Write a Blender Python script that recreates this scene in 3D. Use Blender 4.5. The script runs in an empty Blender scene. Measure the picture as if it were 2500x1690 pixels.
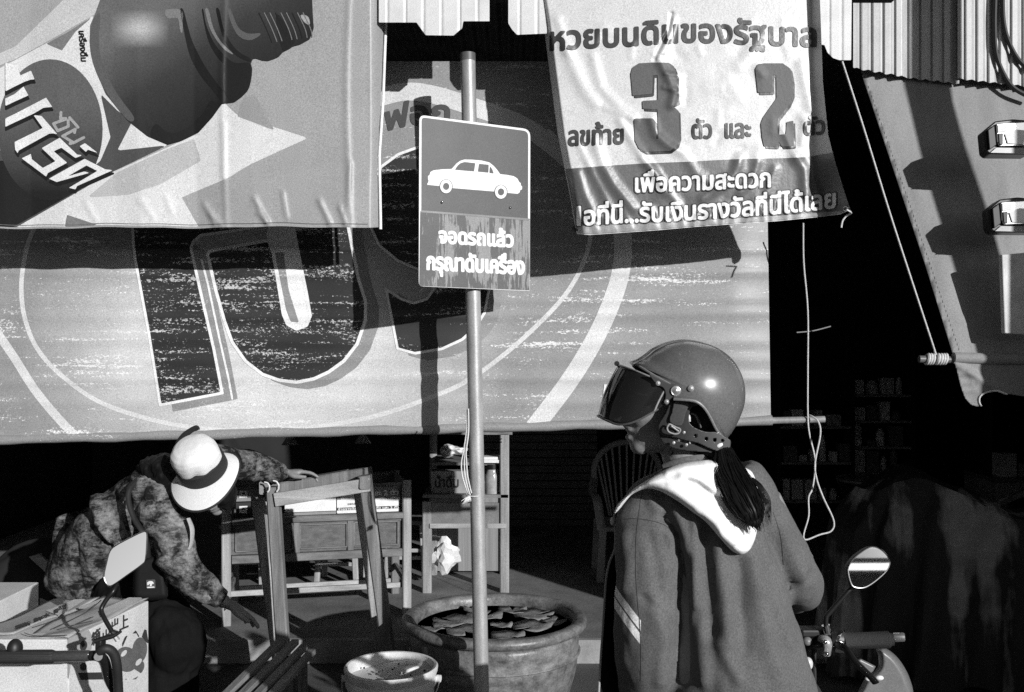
import bpy, bmesh, math, random
import numpy as np
from mathutils import Vector, Matrix
from mathutils.bvhtree import BVHTree
random.seed(7)
S = bpy.context.scene
COL = S.collection
F = 2375.0            # focal length in photo pixels (2500 wide)
CH = 1.65             # eye height
HZ = 860.0            # horizon row

# ------------------------------------------------------------------ camera, sky, sun
cam = bpy.data.cameras.new('camera'); camo = bpy.data.objects.new('camera', cam); COL.objects.link(camo)
camo.location = (0, 0, CH); camo.rotation_euler = (math.radians(90), 0, 0)
cam.sensor_width = 36; cam.lens = 36*F/2500; cam.shift_y = (HZ-845)/2500
cam.clip_start = .05; cam.clip_end = 500
S.camera = camo
SUN = Vector((-.71, 1.0, -.348)).normalized()       # the way the sunlight travels
wd = bpy.data.worlds.new('World'); S.world = wd; wd.use_nodes = True
nt = wd.node_tree; bg = nt.nodes['Background']
sky = nt.nodes.new('ShaderNodeTexSky'); sky.sky_type = 'NISHITA'; sky.sun_disc = False
sky.sun_elevation = math.asin(-SUN.z); sky.sun_rotation = math.atan2(-SUN.x, -SUN.y)
bw = nt.nodes.new('ShaderNodeRGBToBW')             # black and white film
nt.links.new(sky.outputs[0], bw.inputs[0]); nt.links.new(bw.outputs[0], bg.inputs[0])
bg.inputs[1].default_value = .05
sl = bpy.data.lights.new('sun', 'SUN'); sl.energy = 5.0; sl.angle = math.radians(.5); sl.color = (1, 1, 1)
so = bpy.data.objects.new('sun', sl); COL.objects.link(so)
so.rotation_euler = SUN.to_track_quat('-Z', 'Y').to_euler(); so.location = (3, -4, 6)
S.view_settings.view_transform = 'Standard'; S.view_settings.look = 'None'
S.view_settings.exposure = -.12; S.view_settings.gamma = 1.0; S.view_settings.use_curve_mapping = False
S.cycles.max_bounces = 6; S.cycles.use_denoising = False

# ------------------------------------------------------------------ helpers
def W(px, py, d):
    return Vector(((px-1250)/F*d, d, CH+(HZ-py)/F*d))
def P2(v):
    return (1250+F*v.x/v.y, HZ-F*(v.z-CH)/v.y)
def T(c, pts):
    ox, oy, k = CROP[c]
    return [(ox+k*x, oy+k*y) for x, y in pts]
CROP = {'1': (0, 0, .4088), '2': (900, 0, .3565), '3': (1300, 0, .3819), '5': (0, 520, .4733), '6': (900, 520, .4518),
        '7': (980, 250, .3056), 'A': (0, 1020, .4266), 'B': (500, 1020, .4264), 'C': (900, 1020, .4264),
        'D': (1380, 800, .3819), 'E': (1380, 1100, .3756), 'F': (1900, 900, .5029), 'G': (1420, 820, .19097),
        'lamp': (2330, 260, .2038), 'box': (20, 1440, .1635), 'desk': (560, 1140, .1979), 'bar': (1950, 1310, .2355),
        'logo': (0, 140, .2165), 'hat': (400, 1030, .1464), 'awn': (2220, 800, .2802)}
LOC = {}
RESIZE = [None]      # (middle, new middle, size) while the rider is being built
def finish(o, parent=None, loc=None):
    COL.objects.link(o)
    if parent is not None:
        o.parent = parent; LOC[o.name] = LOC[parent.name]
    else:
        l = Vector(loc) if loc is not None else Vector((0, 0, 0))
        o.location = l; LOC[o.name] = l
    return o
def tag(o, label=None, cat=None, group=None, kind=None):
    if label: o['label'] = label
    if cat: o['category'] = cat
    if group: o['group'] = group
    if kind: o['kind'] = kind
    return o
def thing(name, label, cat, loc, group=None):
    o = bpy.data.objects.new(name, None); o.empty_display_size = .1
    if RESIZE[0]: c0, c1, k = RESIZE[0]; loc = c1+(Vector(loc)-c0)*k
    finish(o, None, loc)
    return tag(o, label, cat, group)
def mesh(name, verts, faces, mat, parent=None, loc=None, smooth=False, label=None):
    if RESIZE[0]:
        c0, c1, k = RESIZE[0]; verts = [c1+(Vector(v)-c0)*k for v in verts]
        if loc is not None: loc = c1+(Vector(loc)-c0)*k
    base = LOC[parent.name] if parent is not None else (Vector(loc) if loc is not None else Vector((0, 0, 0)))
    me = bpy.data.meshes.new(name)
    me.from_pydata([(v[0]-base[0], v[1]-base[1], v[2]-base[2]) for v in verts], [], faces)
    me.validate(); me.update()
    if mat: me.materials.append(mat)
    if smooth: me.polygons.foreach_set('use_smooth', [True]*len(me.polygons))
    o = bpy.data.objects.new(name, me)
    finish(o, parent, loc)
    if label: o['label'] = label
    return o
def frame_of(t, up=(0, 0, 1)):
    t = Vector(t).normalized(); u = Vector(up)
    if abs(t.dot(u.normalized())) > .97: u = Vector((0, 1, 0)) if abs(t.y) < .9 else Vector((1, 0, 0))
    a = t.cross(u).normalized(); b = a.cross(t).normalized()
    return a, b, t
class MB:
    def __init__(s): s.v = []; s.f = []
    def add(s, vs, fs):
        n = len(s.v); s.v += [Vector(v) for v in vs]; s.f += [tuple(i+n for i in f) for f in fs]; return s
    def box(s, c, sz, R=None):
        vs = []
        for x in (-.5, .5):
            for y in (-.5, .5):
                for z in (-.5, .5):
                    p = Vector((x*sz[0], y*sz[1], z*sz[2]))
                    vs.append(Vector(c)+(R @ p if R else p))
        return s.add(vs, [(0, 1, 3, 2), (4, 6, 7, 5), (0, 4, 5, 1), (2, 3, 7, 6), (0, 2, 6, 4), (1, 5, 7, 3)])
    def beam(s, p0, p1, w, h, up=(0, 0, 1), ch=.12):
        """board from p0 to p1, width w across, height h along up, chamfered long edges"""
        a, b, t = frame_of(Vector(p1)-Vector(p0), up)
        c = min(w, h)*ch
        prof = [(w/2-c, -h/2), (w/2, -h/2+c), (w/2, h/2-c), (w/2-c, h/2), (-w/2+c, h/2), (-w/2, h/2-c), (-w/2, -h/2+c), (-w/2+c, -h/2)]
        vs = [Vector(p)+a*x+b*y for p in (p0, p1) for x, y in prof]
        fs = [(i, (i+1) % 8, 8+(i+1) % 8, 8+i) for i in range(8)]
        return s.add(vs, fs+[tuple(range(7, -1, -1)), tuple(range(8, 16))])
    def tube(s, pts, r, seg=12, cap=True, sub=0, up=(0, 0, 1)):
        pts = [Vector(p) for p in pts]
        rs = list(r) if isinstance(r, list) else [r]*len(pts)
        if sub: pts, rs = smooth_path(pts, rs, sub)
        vs = []; fs = []; n = len(pts); a0 = None
        for i, p in enumerate(pts):
            t = (pts[min(i+1, n-1)]-pts[max(i-1, 0)])
            if t.length < 1e-9: t = Vector((0, 0, 1))
            t.normalize()
            if a0 is None: a, b, _ = frame_of(t, up)
            else:
                a = (a0-t*a0.dot(t)).normalized(); b = a.cross(t)
            a0 = a
            ra, rb = rs[i] if isinstance(rs[i], (tuple, list)) else (rs[i], rs[i])
            for k in range(seg):
                th = 2*math.pi*k/seg
                vs.append(p+a*ra*math.cos(th)+b*rb*math.sin(th))
        for i in range(n-1):
            for k in range(seg):
                k2 = (k+1) % seg
                fs.append((i*seg+k, i*seg+k2, (i+1)*seg+k2, (i+1)*seg+k))
        if cap: fs += [tuple(range(seg-1, -1, -1)), tuple((n-1)*seg+k for k in range(seg))]
        return s.add(vs, fs)
    def lathe(s, prof, c, seg=32, axis=(0, 0, 1), wob=None):
        a, b, t = frame_of(axis, (0, 1, 0)); c = Vector(c); vs = []; fs = []
        for i, (r, z) in enumerate(prof):
            for k in range(seg):
                th = 2*math.pi*k/seg
                rr = r*(1+(wob(th, z) if wob else 0))
                vs.append(c+t*z+(a*math.cos(th)+b*math.sin(th))*rr)
        for i in range(len(prof)-1):
            for k in range(seg):
                k2 = (k+1) % seg
                fs.append((i*seg+k, i*seg+k2, (i+1)*seg+k2, (i+1)*seg+k))
        if prof[0][0] > 1e-5: fs.append(tuple(range(seg-1, -1, -1)))
        if prof[-1][0] > 1e-5: fs.append(tuple((len(prof)-1)*seg+k for k in range(seg)))
        return s.add(vs, fs)
    def ell(s, c, rx, ry, rz, R=None, nu=20, nv=12):
        vs = []; fs = []; c = Vector(c)
        for j in range(nv+1):
            ph = math.pi*j/nv
            for i in range(nu):
                th = 2*math.pi*i/nu
                p = Vector((rx*math.sin(ph)*math.cos(th), ry*math.sin(ph)*math.sin(th), rz*math.cos(ph)))
                vs.append(c+(R @ p if R else p))
        for j in range(nv):
            for i in range(nu):
                fs.append((j*nu+i, (j+1)*nu+i, (j+1)*nu+(i+1) % nu, j*nu+(i+1) % nu))
        return s.add(vs, fs)
    def grid(s, fn, nu, nv, closed=False):
        vs = [fn(i/nu, j/nv) for j in range(nv+1) for i in range(nu+1)]
        fs = [(j*(nu+1)+i, j*(nu+1)+i+1, (j+1)*(nu+1)+i+1, (j+1)*(nu+1)+i) for j in range(nv) for i in range(nu)]
        return s.add(vs, fs)
    def prism(s, loop, vec):
        """flat outline extruded along vec"""
        n = len(loop); vec = Vector(vec)
        vs = [Vector(p) for p in loop]+[Vector(p)+vec for p in loop]
        return s.add(vs, [tuple(range(n-1, -1, -1)), tuple(range(n, 2*n))]+[(i, (i+1) % n, n+(i+1) % n, n+i) for i in range(n)])
    def obj(s, name, mat, parent=None, loc=None, smooth=False, bevel=0, label=None, solid=0, sub=0, merge=0, fix=True):
        o = mesh(name, s.v, s.f, mat, parent, loc, smooth, label)
        bm = bmesh.new(); bm.from_mesh(o.data)
        bmesh.ops.remove_doubles(bm, verts=bm.verts, dist=merge or 1e-6)
        if fix: bmesh.ops.recalc_face_normals(bm, faces=bm.faces)
        bm.to_mesh(o.data); bm.free()
        if solid:
            m = o.modifiers.new('solid', 'SOLIDIFY'); m.thickness = solid; m.offset = 0
        if bevel:
            m = o.modifiers.new('bevel', 'BEVEL'); m.width = bevel; m.segments = 2; m.limit_method = 'ANGLE'
        if sub:
            m = o.modifiers.new('sub', 'SUBSURF'); m.levels = sub; m.render_levels = sub
        if smooth and not sub:
            try: o.data.set_sharp_from_angle(angle=math.radians(42))
            except Exception: pass
        return o
def smooth_path(pts, rs, sub):
    def cr(p0, p1, p2, p3, t):
        return .5*((2*p1)+(p2-p0)*t+(2*p0-5*p1+4*p2-p3)*t*t+(3*p1-p0-3*p2+p3)*t*t*t)
    op = []; orr = []; n = len(pts)
    tup = isinstance(rs[0], (tuple, list))
    R = [Vector((r[0], r[1], 0)) if tup else Vector((r, 0, 0)) for r in rs]
    for i in range(n-1):
        a, b, c, d = max(i-1, 0), i, i+1, min(i+2, n-1)
        for k in range(sub):
            t = k/sub
            op.append(cr(pts[a], pts[b], pts[c], pts[d], t))
            v = R[b].lerp(R[c], t*t*(3-2*t)); orr.append((v.x, v.y) if tup else v.x)
    op.append(pts[-1]); orr.append(rs[-1])
    return op, orr
def spline2(pts, sub=8, closed=False):
    P = [Vector((p[0], p[1], 0)) for p in pts]
    if closed: P = [P[-1]]+P+[P[0], P[1]]
    q, _ = smooth_path(P, [1]*len(P), sub)
    if closed: q = q[sub:-sub-1]
    return [(v.x, v.y) for v in q]

# ------------------------------------------------------------------ flat printed shapes: signed distance + marching squares
def seg_dist(P, A, B):
    """min distance of points P (n,2) to segments A->B (m,2)"""
    out = np.full(len(P), 1e9)
    for s0 in range(0, len(P), 20000):
        p = P[s0:s0+20000]; best = np.full(len(p), 1e18)
        for a, b in zip(A, B):
            ab = b-a; L = (ab*ab).sum()
            t = np.clip(((p-a) @ ab)/(L if L > 1e-12 else 1), 0, 1)
            dd = p-a-t[:, None]*ab
            best = np.minimum(best, (dd*dd).sum(1))
        out[s0:s0+20000] = np.sqrt(best)
    return out
def sdf(P, loops, evenodd=False):
    A = np.concatenate([np.array(l, float) for l in loops]); B = np.concatenate([np.roll(np.array(l, float), -1, 0) for l in loops])
    d = seg_dist(P, A, B); wn = np.zeros(len(P), int)
    for a, b in zip(A, B):
        if a[1] == b[1]: continue
        up = (a[1] <= P[:, 1]) & (b[1] > P[:, 1]); dn = (b[1] <= P[:, 1]) & (a[1] > P[:, 1])
        m = up | dn
        if not m.any(): continue
        x = a[0]+(P[m, 1]-a[1])/(b[1]-a[1])*(b[0]-a[0])
        hit = x > P[m, 0]
        wn[m] += np.where(hit, np.where(up[m], 1, -1), 0)
    ins = (wn % 2 != 0) if evenodd else (wn != 0)
    return np.where(ins, d, -d)
def march(field, x0, y0, x1, y1, cell):
    nx = max(1, int(math.ceil((x1-x0)/cell))); ny = max(1, int(math.ceil((y1-y0)/cell)))
    xs = x0+(x1-x0)*np.arange(nx+1)/nx; ys = y0+(y1-y0)*np.arange(ny+1)/ny
    X, Y = np.meshgrid(xs, ys)
    V = field(np.stack([X.ravel(), Y.ravel()], 1)).reshape(ny+1, nx+1)
    V = np.where(np.abs(V) < 1e-6, 1e-6, V)
    ins = V > 0
    n4 = ins[:-1, :-1].astype(int)+ins[1:, :-1]+ins[:-1, 1:]+ins[1:, 1:]
    vid = {}; vs = []; fs = []; sv = []
    def corner(i, j):
        k = (i, j)
        if k not in vid: vid[k] = len(vs); vs.append((xs[i], ys[j])); sv.append(V[j, i])
        return vid[k]
    def cross(a, b):
        k = (min(a, b), max(a, b), 1)
        if k not in vid:
            va, vb = V[k[0][1], k[0][0]], V[k[1][1], k[1][0]]; t = va/(va-vb)
            vid[k] = len(vs); sv.append(0.)
            vs.append((xs[k[0][0]]+t*(xs[k[1][0]]-xs[k[0][0]]), ys[k[0][1]]+t*(ys[k[1][1]]-ys[k[0][1]])))
        return vid[k]
    for j, i in zip(*np.nonzero(n4)):
        c = [(i, j), (i+1, j), (i+1, j+1), (i, j+1)]
        if n4[j, i] == 4: fs.append([corner(*q) for q in c]); continue
        poly = []
        for k in range(4):
            a, b = c[k], c[(k+1) % 4]
            ia, ib = ins[a[1], a[0]], ins[b[1], b[0]]
            if ia: poly.append(corner(*a))
            if ia != ib: poly.append(cross(a, b))
        if len(poly) > 2: fs.append(poly)
    return vs, fs, sv
def bounds(loops, pad):
    q = np.concatenate([np.array(l, float) for l in loops]); a = q.min(0)-pad; b = q.max(0)+pad
    return a[0], a[1], b[0], b[1]
def layer(name, loops, mat, surf, off, parent, cell=4, thr=0, evenodd=False, label=None, clip=None):
    """thr > 0 shrinks the shape by thr pixels, thr < 0 grows it"""
    def f(P):
        v = sdf(P, loops, evenodd)-thr
        if clip is not None: v = np.minimum(v, sdf(P, clip))
        return v
    b = bounds(loops, max(0, -thr)+cell)
    vs, fs, _ = march(f, *b, cell)
    if not fs: return None
    return mesh(name, surf(np.array(vs), off), [tuple(q[::-1]) for q in fs], mat, parent, smooth=True, label=label)
def stroke(name, lines, width, mat, surf, off, parent, cell=4, clip=None, label=None):
    A = np.concatenate([np.array(l, float)[:-1] for l in lines]); B = np.concatenate([np.array(l, float)[1:] for l in lines])
    def f(P):
        v = width/2-seg_dist(P, A, B)
        if clip is not None: v = np.minimum(v, sdf(P, clip))
        return v
    b = bounds(lines, width/2+cell)
    vs, fs, _ = march(f, *b, cell)
    return mesh(name, surf(np.array(vs), off), [tuple(q[::-1]) for q in fs], mat, parent, smooth=True, label=label)
_tc = {}
def glyphs(s):
    if s in _tc: return _tc[s]
    cu = bpy.data.curves.new('lettering', 'FONT'); cu.body = s; cu.size = 1; cu.fill_mode = 'NONE'; cu.resolution_u = 4
    o = bpy.data.objects.new('lettering', cu); COL.objects.link(o)
    dg = bpy.context.evaluated_depsgraph_get(); dg.update()
    me = bpy.data.meshes.new_from_object(o.evaluated_get(dg))
    n = len(me.vertices); par = list(range(n))
    def fd(i):
        while par[i] != i: par[i] = par[par[i]]; i = par[i]
        return i
    for e in me.edges: par[fd(e.vertices[0])] = fd(e.vertices[1])
    comp = {}
    for i in range(n): comp.setdefault(fd(i), []).append(i)
    loops = [[(me.vertices[i].co.x, me.vertices[i].co.y) for i in c] for c in comp.values() if len(c) > 2]
    bpy.data.objects.remove(o); bpy.data.curves.remove(cu); bpy.data.meshes.remove(me)
    _tc[s] = loops
    return loops
def text_loops(s, x0, x1, base, h, ref='บ'):
    """lettering stretched to the pixel span x0..x1 along the baseline base(x), letters h pixels high"""
    L = glyphs(s); a = min(p[0] for l in L for p in l); b = max(p[0] for l in L for p in l)
    R = glyphs(ref); hh = max(p[1] for l in R for p in l)
    out = []
    for l in L:
        q = []
        for u, v in l:
            x = x0+(x1-x0)*(u-a)/(b-a); q.append((x, base(x)-v*h/hh))
        out.append(q)
    return out
def lin(x0, y0, x1, y1): return lambda x: y0+(y1-y0)*(x-x0)/(x1-x0)
def polyfn(pts):
    xs = [p[0] for p in pts]; ys = [p[1] for p in pts]
    return lambda x: float(np.interp(x, xs, ys))

# ------------------------------------------------------------------ materials (greys: the photograph is black and white)
def newmat(name):
    m = bpy.data.materials.new(name); m.use_nodes = True
    return m, m.node_tree, m.node_tree.nodes['Principled BSDF']
def mth(nt, op, a, b=None, clamp=False):
    n = nt.nodes.new('ShaderNodeMath'); n.operation = op; n.use_clamp = clamp
    for k, v in ((0, a), (1, b)):
        if v is None: continue
        if isinstance(v, (int, float)): n.inputs[k].default_value = v
        else: nt.links.new(v, n.inputs[k])
    return n.outputs[0]
def nz(nt, scale, vec=None, detail=4, rough=.55, kind='noise', seed=0):
    tc = nt.nodes.new('ShaderNodeTexCoord'); mp = nt.nodes.new('ShaderNodeMapping')
    nt.links.new(tc.outputs['Object'], mp.inputs[0])
    if vec: mp.inputs['Scale'].default_value = vec
    mp.inputs['Location'].default_value = (seed*3.1, seed*1.7, seed*2.3)
    if kind == 'noise':
        n = nt.nodes.new('ShaderNodeTexNoise'); n.inputs['Detail'].default_value = detail; n.inputs['Roughness'].default_value = rough
        n.inputs['Scale'].default_value = scale; nt.links.new(mp.outputs[0], n.inputs['Vector']); return n.outputs[0]
    if kind == 'wave':
        n = nt.nodes.new('ShaderNodeTexWave'); n.inputs['Scale'].default_value = scale; n.inputs['Distortion'].default_value = 3
        n.inputs['Detail'].default_value = detail; nt.links.new(mp.outputs[0], n.inputs['Vector']); return n.outputs['Fac']
    n = nt.nodes.new('ShaderNodeTexVoronoi'); n.inputs['Scale'].default_value = scale
    nt.links.new(mp.outputs[0], n.inputs['Vector']); return n.outputs[0]
def ramp(nt, x, lo, hi, a=0., b=1.):
    n = nt.nodes.new('ShaderNodeMapRange'); n.inputs[1].default_value = lo; n.inputs[2].default_value = hi
    n.inputs[3].default_value = a; n.inputs[4].default_value = b; nt.links.new(x, n.inputs[0]); return n.outputs[0]
def mixf(nt, f, a, b):
    n = nt.nodes.new('ShaderNodeMix'); n.data_type = 'FLOAT'
    for k, v in ((0, f), (2, a), (3, b)):
        if isinstance(v, (int, float)): n.inputs[k].default_value = v
        else: nt.links.new(v, n.inputs[k])
    return n.outputs[0]
def coord(nt, axis):
    tc = nt.nodes.new('ShaderNodeTexCoord'); sx = nt.nodes.new('ShaderNodeSeparateXYZ'); nt.links.new(tc.outputs['Object'], sx.inputs[0])
    return sx.outputs[axis]
def M(name, base, rough=.6, metal=0, spec=.5, var=.25, vs=9, vec=None, grain=.22, gs=260, bump=0, bs=40, bvec=None, worn=None, coat=0, fn=None):
    m, nt, p = newmat(name)
    c = base if fn is None else fn(nt)
    if worn:                                   # (light, mask function)
        c = mixf(nt, worn[1](nt), c, worn[0])
    if var: c = mth(nt, 'MULTIPLY', c, ramp(nt, nz(nt, vs, vec), .25, .75, 1-var, 1+var))
    if grain: c = mth(nt, 'MULTIPLY', c, ramp(nt, nz(nt, gs, None, 2, .6), .25, .75, 1-grain, 1+grain))
    if isinstance(c, (int, float)): p.inputs['Base Color'].default_value = (c, c, c, 1)
    else:
        cc = nt.nodes.new('ShaderNodeCombineColor')
        for k in range(3): nt.links.new(c, cc.inputs[k])
        nt.links.new(cc.outputs[0], p.inputs['Base Color'])
    p.inputs['Roughness'].default_value = rough; p.inputs['Metallic'].default_value = metal
    p.inputs['Specular IOR Level'].default_value = spec
    if coat: p.inputs['Coat Weight'].default_value = coat; p.inputs['Coat Roughness'].default_value = .08
    if bump:
        b = nt.nodes.new('ShaderNodeBump'); b.inputs['Strength'].default_value = bump; b.inputs['Distance'].default_value = .01
        nt.links.new(nz(nt, bs, bvec), b.inputs['Height']); nt.links.new(b.outputs[0], p.inputs['Normal'])
    return m
def scratch(nt, k=1.0):
    """horizontal wear of a banner that is rolled up every night"""
    lines = nz(nt, 1, (2.0, 1, 32), 3, .6)
    fine = nz(nt, 1, (85, 1, 170), 3, .75, seed=2)
    patch = nz(nt, 2.2, None, 3, seed=5)
    v = mth(nt, 'ADD', mth(nt, 'MULTIPLY', lines, 1.0), mth(nt, 'MULTIPLY', fine, .95))
    v = mth(nt, 'ADD', v, mth(nt, 'MULTIPLY', patch, .30))
    return ramp(nt, v, 1.325-.034*k, 1.375-.034*k)
def wood(name, base, along, rough=.7, var=.45):
    sc = [26, 26, 26]; sc[along] = 2.2
    return M(name, base, rough=rough, var=var, vs=1, vec=tuple(sc), bump=.35, bs=1, bvec=tuple(v*2.2 for v in sc), grain=.3)
black = M('black', .012, rough=.5, var=.1)
rubber = M('rubber', .014, rough=.62, var=.2, bump=.1, bs=300)
dark_metal = M('dark_metal', .03, rough=.35, metal=.6, var=.2)
chrome = M('chrome', .62, rough=.12, metal=1, var=.08, grain=0)
galv = M('galvanised', .34, rough=.42, metal=.35, var=.3, vs=14, vec=(2, 2, .5), bump=.06, bs=60)
white_paint = M('white_paint', .72, rough=.5, var=.08)
rope_m = M('rope', .55, rough=.85, var=.3, vs=200, grain=.3)

# ------------------------------------------------------------------ ground, shop floor, shop house
asph = M('asphalt', .09, rough=.92, var=.35, vs=3, grain=.5, gs=90, bump=.4, bs=120)
MB().grid(lambda u, v: Vector((-120+240*u, -120+240*v, 0)), 24, 24).obj('ground', asph)['kind'] = 'structure'
conc = M('worn_concrete', .18, rough=.85, var=.35, vs=4, grain=.35, gs=120, bump=.2, bs=70)
b = MB().box((0.3, 7.6, .06), (9.0, 4.82, .12))
b.obj('shop_floor', conc, bevel=.012)['kind'] = 'structure'
kerbm = M('worn_kerb', .28, rough=.8, var=.4, vs=7)
MB().beam((-4.2, 5.17, .062), (4.8, 5.17, .062), .05, .128).obj('kerb', kerbm)['kind'] = 'structure'

house = thing('shop_house', 'dark open-fronted shop house behind the hanging banners', 'building', (0.3, 9.6, 0))
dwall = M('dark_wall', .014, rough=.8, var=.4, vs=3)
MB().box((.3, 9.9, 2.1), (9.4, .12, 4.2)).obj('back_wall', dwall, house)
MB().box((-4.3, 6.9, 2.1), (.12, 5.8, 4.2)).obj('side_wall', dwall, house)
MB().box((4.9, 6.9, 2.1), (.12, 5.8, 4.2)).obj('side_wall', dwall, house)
tin = M('roofing_tin', .16, rough=.5, metal=.4, var=.4, vs=5)
def roof(u, v):
    x = -4.4+9.4*u; y = 3.87+6.05*v
    return Vector((x, y, 3.50+.24*v*1.2+.010*math.sin(x*2*math.pi/.076)))
MB().grid(roof, 980, 2).obj('roof', tin, house, smooth=True, solid=.002)
MB().box((-1.43, 3.88, 3.32), (5.9, .04, .54)).obj('light_stop_board', dwall, house)  # unseen board added above the banners to stop sunlight leaking in
# low slatted shutter behind the counters
sh = MB()
for k in range(26):
    z = .14+k*.068
    sh.beam((-.35, 8.6, z), (.75, 8.6, z), .02, .060)
shut = sh.obj('shutter', M('shutter_slats', .11, rough=.55, var=.35, vs=6), house)
# ================================================================== hanging banners
def ridges(P, lines):
    """sum of soft creases: lines = (points, height in metres, width in pixels)"""
    h = np.zeros(len(P))
    for pts, a, w in lines:
        q = np.array(pts, float); d = seg_dist(P, q[:-1], q[1:])
        h += a*np.exp(-(d/w)**2)
    return h
def to_world(P, D):
    return [((p[0]-1250)/F*d, d, CH+(HZ-p[1])/F*d) for p, d in zip(P, D)]
def sheet(name, outline_fn, surf, nu, nv, mat, parent):
    """cloth from a (u,v)->pixel outline function"""
    P = np.array([outline_fn(i/nu, j/nv) for j in range(nv+1) for i in range(nu+1)])
    fs = [(j*(nu+1)+i, (j+1)*(nu+1)+i, (j+1)*(nu+1)+i+1, j*(nu+1)+i+1) for j in range(nv) for i in range(nu)]
    return mesh(name, surf(P, 0), fs, mat, parent, smooth=True)

# ---------------------------------------------------------------- the wide faded banner behind everything
DB = 4.155
big = thing('wide_banner', 'wide faded soap banner with big round lettering, rolled on a bar at its lower edge', 'banner', (-.55, DB, 1.29))
random.seed(3)
big_r = [([(-60, y+random.uniform(-8, 8)), (500, y+random.uniform(-9, 9)), (1000, y+random.uniform(-9, 9)), (1900, y+random.uniform(-8, 8))], random.uniform(.003, .008), random.uniform(7, 18)) for y in (610, 668, 735, 770, 835, 872, 930, 985)]
def big_s(P, off):
    P = np.asarray(P, float)
    d = DB-.004*np.sin(P[:, 0]/130.)-.003*np.sin(P[:, 0]/47.+P[:, 1]/90.)-ridges(P, big_r)+.03*np.clip((P[:, 0]-1780)/100, 0, 1)**2
    return to_world(P, d-off)
big_bot = lin(-60, 1075, 1880, 1027)
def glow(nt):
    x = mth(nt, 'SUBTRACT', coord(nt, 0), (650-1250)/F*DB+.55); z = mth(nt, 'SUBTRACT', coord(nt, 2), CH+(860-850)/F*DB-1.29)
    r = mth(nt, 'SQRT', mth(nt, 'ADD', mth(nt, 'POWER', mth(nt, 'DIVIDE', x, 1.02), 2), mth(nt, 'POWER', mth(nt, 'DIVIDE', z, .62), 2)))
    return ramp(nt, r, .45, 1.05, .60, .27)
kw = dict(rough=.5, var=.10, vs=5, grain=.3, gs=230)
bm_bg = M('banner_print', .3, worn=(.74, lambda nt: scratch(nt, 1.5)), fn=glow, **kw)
bm_lt = M('banner_print_pale', .62, worn=(.76, lambda nt: scratch(nt, .6)), **kw)
bm_wh = M('banner_print_white', .78, **kw)
bm_gr = M('banner_print_shade', .26, worn=(.6, lambda nt: scratch(nt, .5)), **kw)
bm_dk = M('banner_print_dark', .026, worn=(.55, lambda nt: scratch(nt, 2.5)), **kw)
def big_o(u, v):
    x = -60+u*(1868-(-60)); x += u*14*v
    return (x, 150+(big_bot(x)-150)*v)
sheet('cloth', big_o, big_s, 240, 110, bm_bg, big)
clipb = [[big_o(0, 0), big_o(1, 0), big_o(1, .99), big_o(0, .99)]]
outer = spline2([(-90, 690), (-40, 765), (30, 866), (85, 952), (150, 1030), (225, 1105)])
outer2 = spline2([(820, 262), (925, 238), (990, 224), (1060, 232), (1164, 264), (1278, 307), (1374, 378), (1460, 460), (1510, 540), (1521, 600), (1512, 680), (1480, 770), (1440, 850), (1390, 930), (1330, 1010), (1270, 1085)])
stroke('ring_print', [outer], 21, bm_lt, big_s, .001, big, clip=clipb)
stroke('ring_print', [outer2], 44, bm_lt, big_s, .001, big, clip=clipb)
inner = spline2([(100, 520), (72, 585), (60, 630), (52, 700), (60, 775), (90, 850), (150, 917), (250, 985), (400, 1032), (560, 1052), (680, 1050), (800, 1038), (920, 1015), (1040, 975), (1140, 930), (1250, 850), (1350, 755), (1400, 690), (1432, 620), (1443, 560), (1440, 480), (1410, 400), (1340, 320)])
stroke('ring_print', [inner], 11, bm_lt, big_s, .0012, big, clip=clipb)
LA = T('5', [(672, -60), (680, 160), (690, 240), (760, 620), (820, 1000), (1155, 935), (1110, 700), (1045, 420), (1005, 240), (992, 180), (1005, 150), (1040, 122), (1200, 100), (1560, 40), (1560, -60)])
LU = T('5', [(1062, 215), (1072, 192), (1110, 182), (1390, 132), (1418, 205), (1470, 520), (1490, 568), (1530, 590), (1575, 573), (1592, 530), (1575, 430), (1500, 55), (1480, -60), (1780, -60), (1855, 330), (1895, 460), (1892, 560), (1850, 680), (1780, 770), (1700, 828), (1620, 865), (1530, 882), (1440, 872), (1350, 840), (1260, 770), (1190, 670), (1150, 560), (1105, 400)])
SL = T('5', [(1375, 120), (1415, 200), (1468, 520), (1488, 572), (1530, 596), (1577, 578), (1597, 530), (1580, 430), (1505, 55), (1480, -60), (1400, -60)])
LC = [(938, 700), (968, 854), (1013, 866), (1080, 855), (1130, 832), (1165, 800), (1186, 765), (1197, 710), (1204, 640), (1204, 540), (1185, 450), (1145, 380), (1090, 352), (1021, 356), (971, 374), (927, 406), (907, 470), (902, 555), (922, 600), (970, 640), (1022, 662), (1052, 678), (1056, 705), (1040, 728), (1010, 737), (980, 727), (958, 712)]
sh_ = lambda L, dx, dy: [(x+dx, y+dy) for x, y in L]
layer('letter_shade', [sh_(LA[:6]+LA[6:10], 34, 12)], bm_gr, big_s, .0012, big, 4, clip=clipb)
layer('letter_shade', [sh_(LU, 28, 13)], bm_gr, big_s, .0014, big, 4, clip=clipb)
layer('letter_shade', [sh_(LC, 30, 14)], bm_gr, big_s, .0014, big, 4, clip=clipb)
layer('letter_outline', [SL], bm_wh, big_s, .0020, big, 3, clip=clipb)
for L, th in ((LA, 7), (LU, 8), (LC, 6.5)):
    layer('letter_outline', [L], bm_wh, big_s, .0024, big, 3, clip=clipb)
    layer('letter', [L], bm_dk, big_s, .0034, big, 3, thr=th, clip=clipb)
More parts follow.
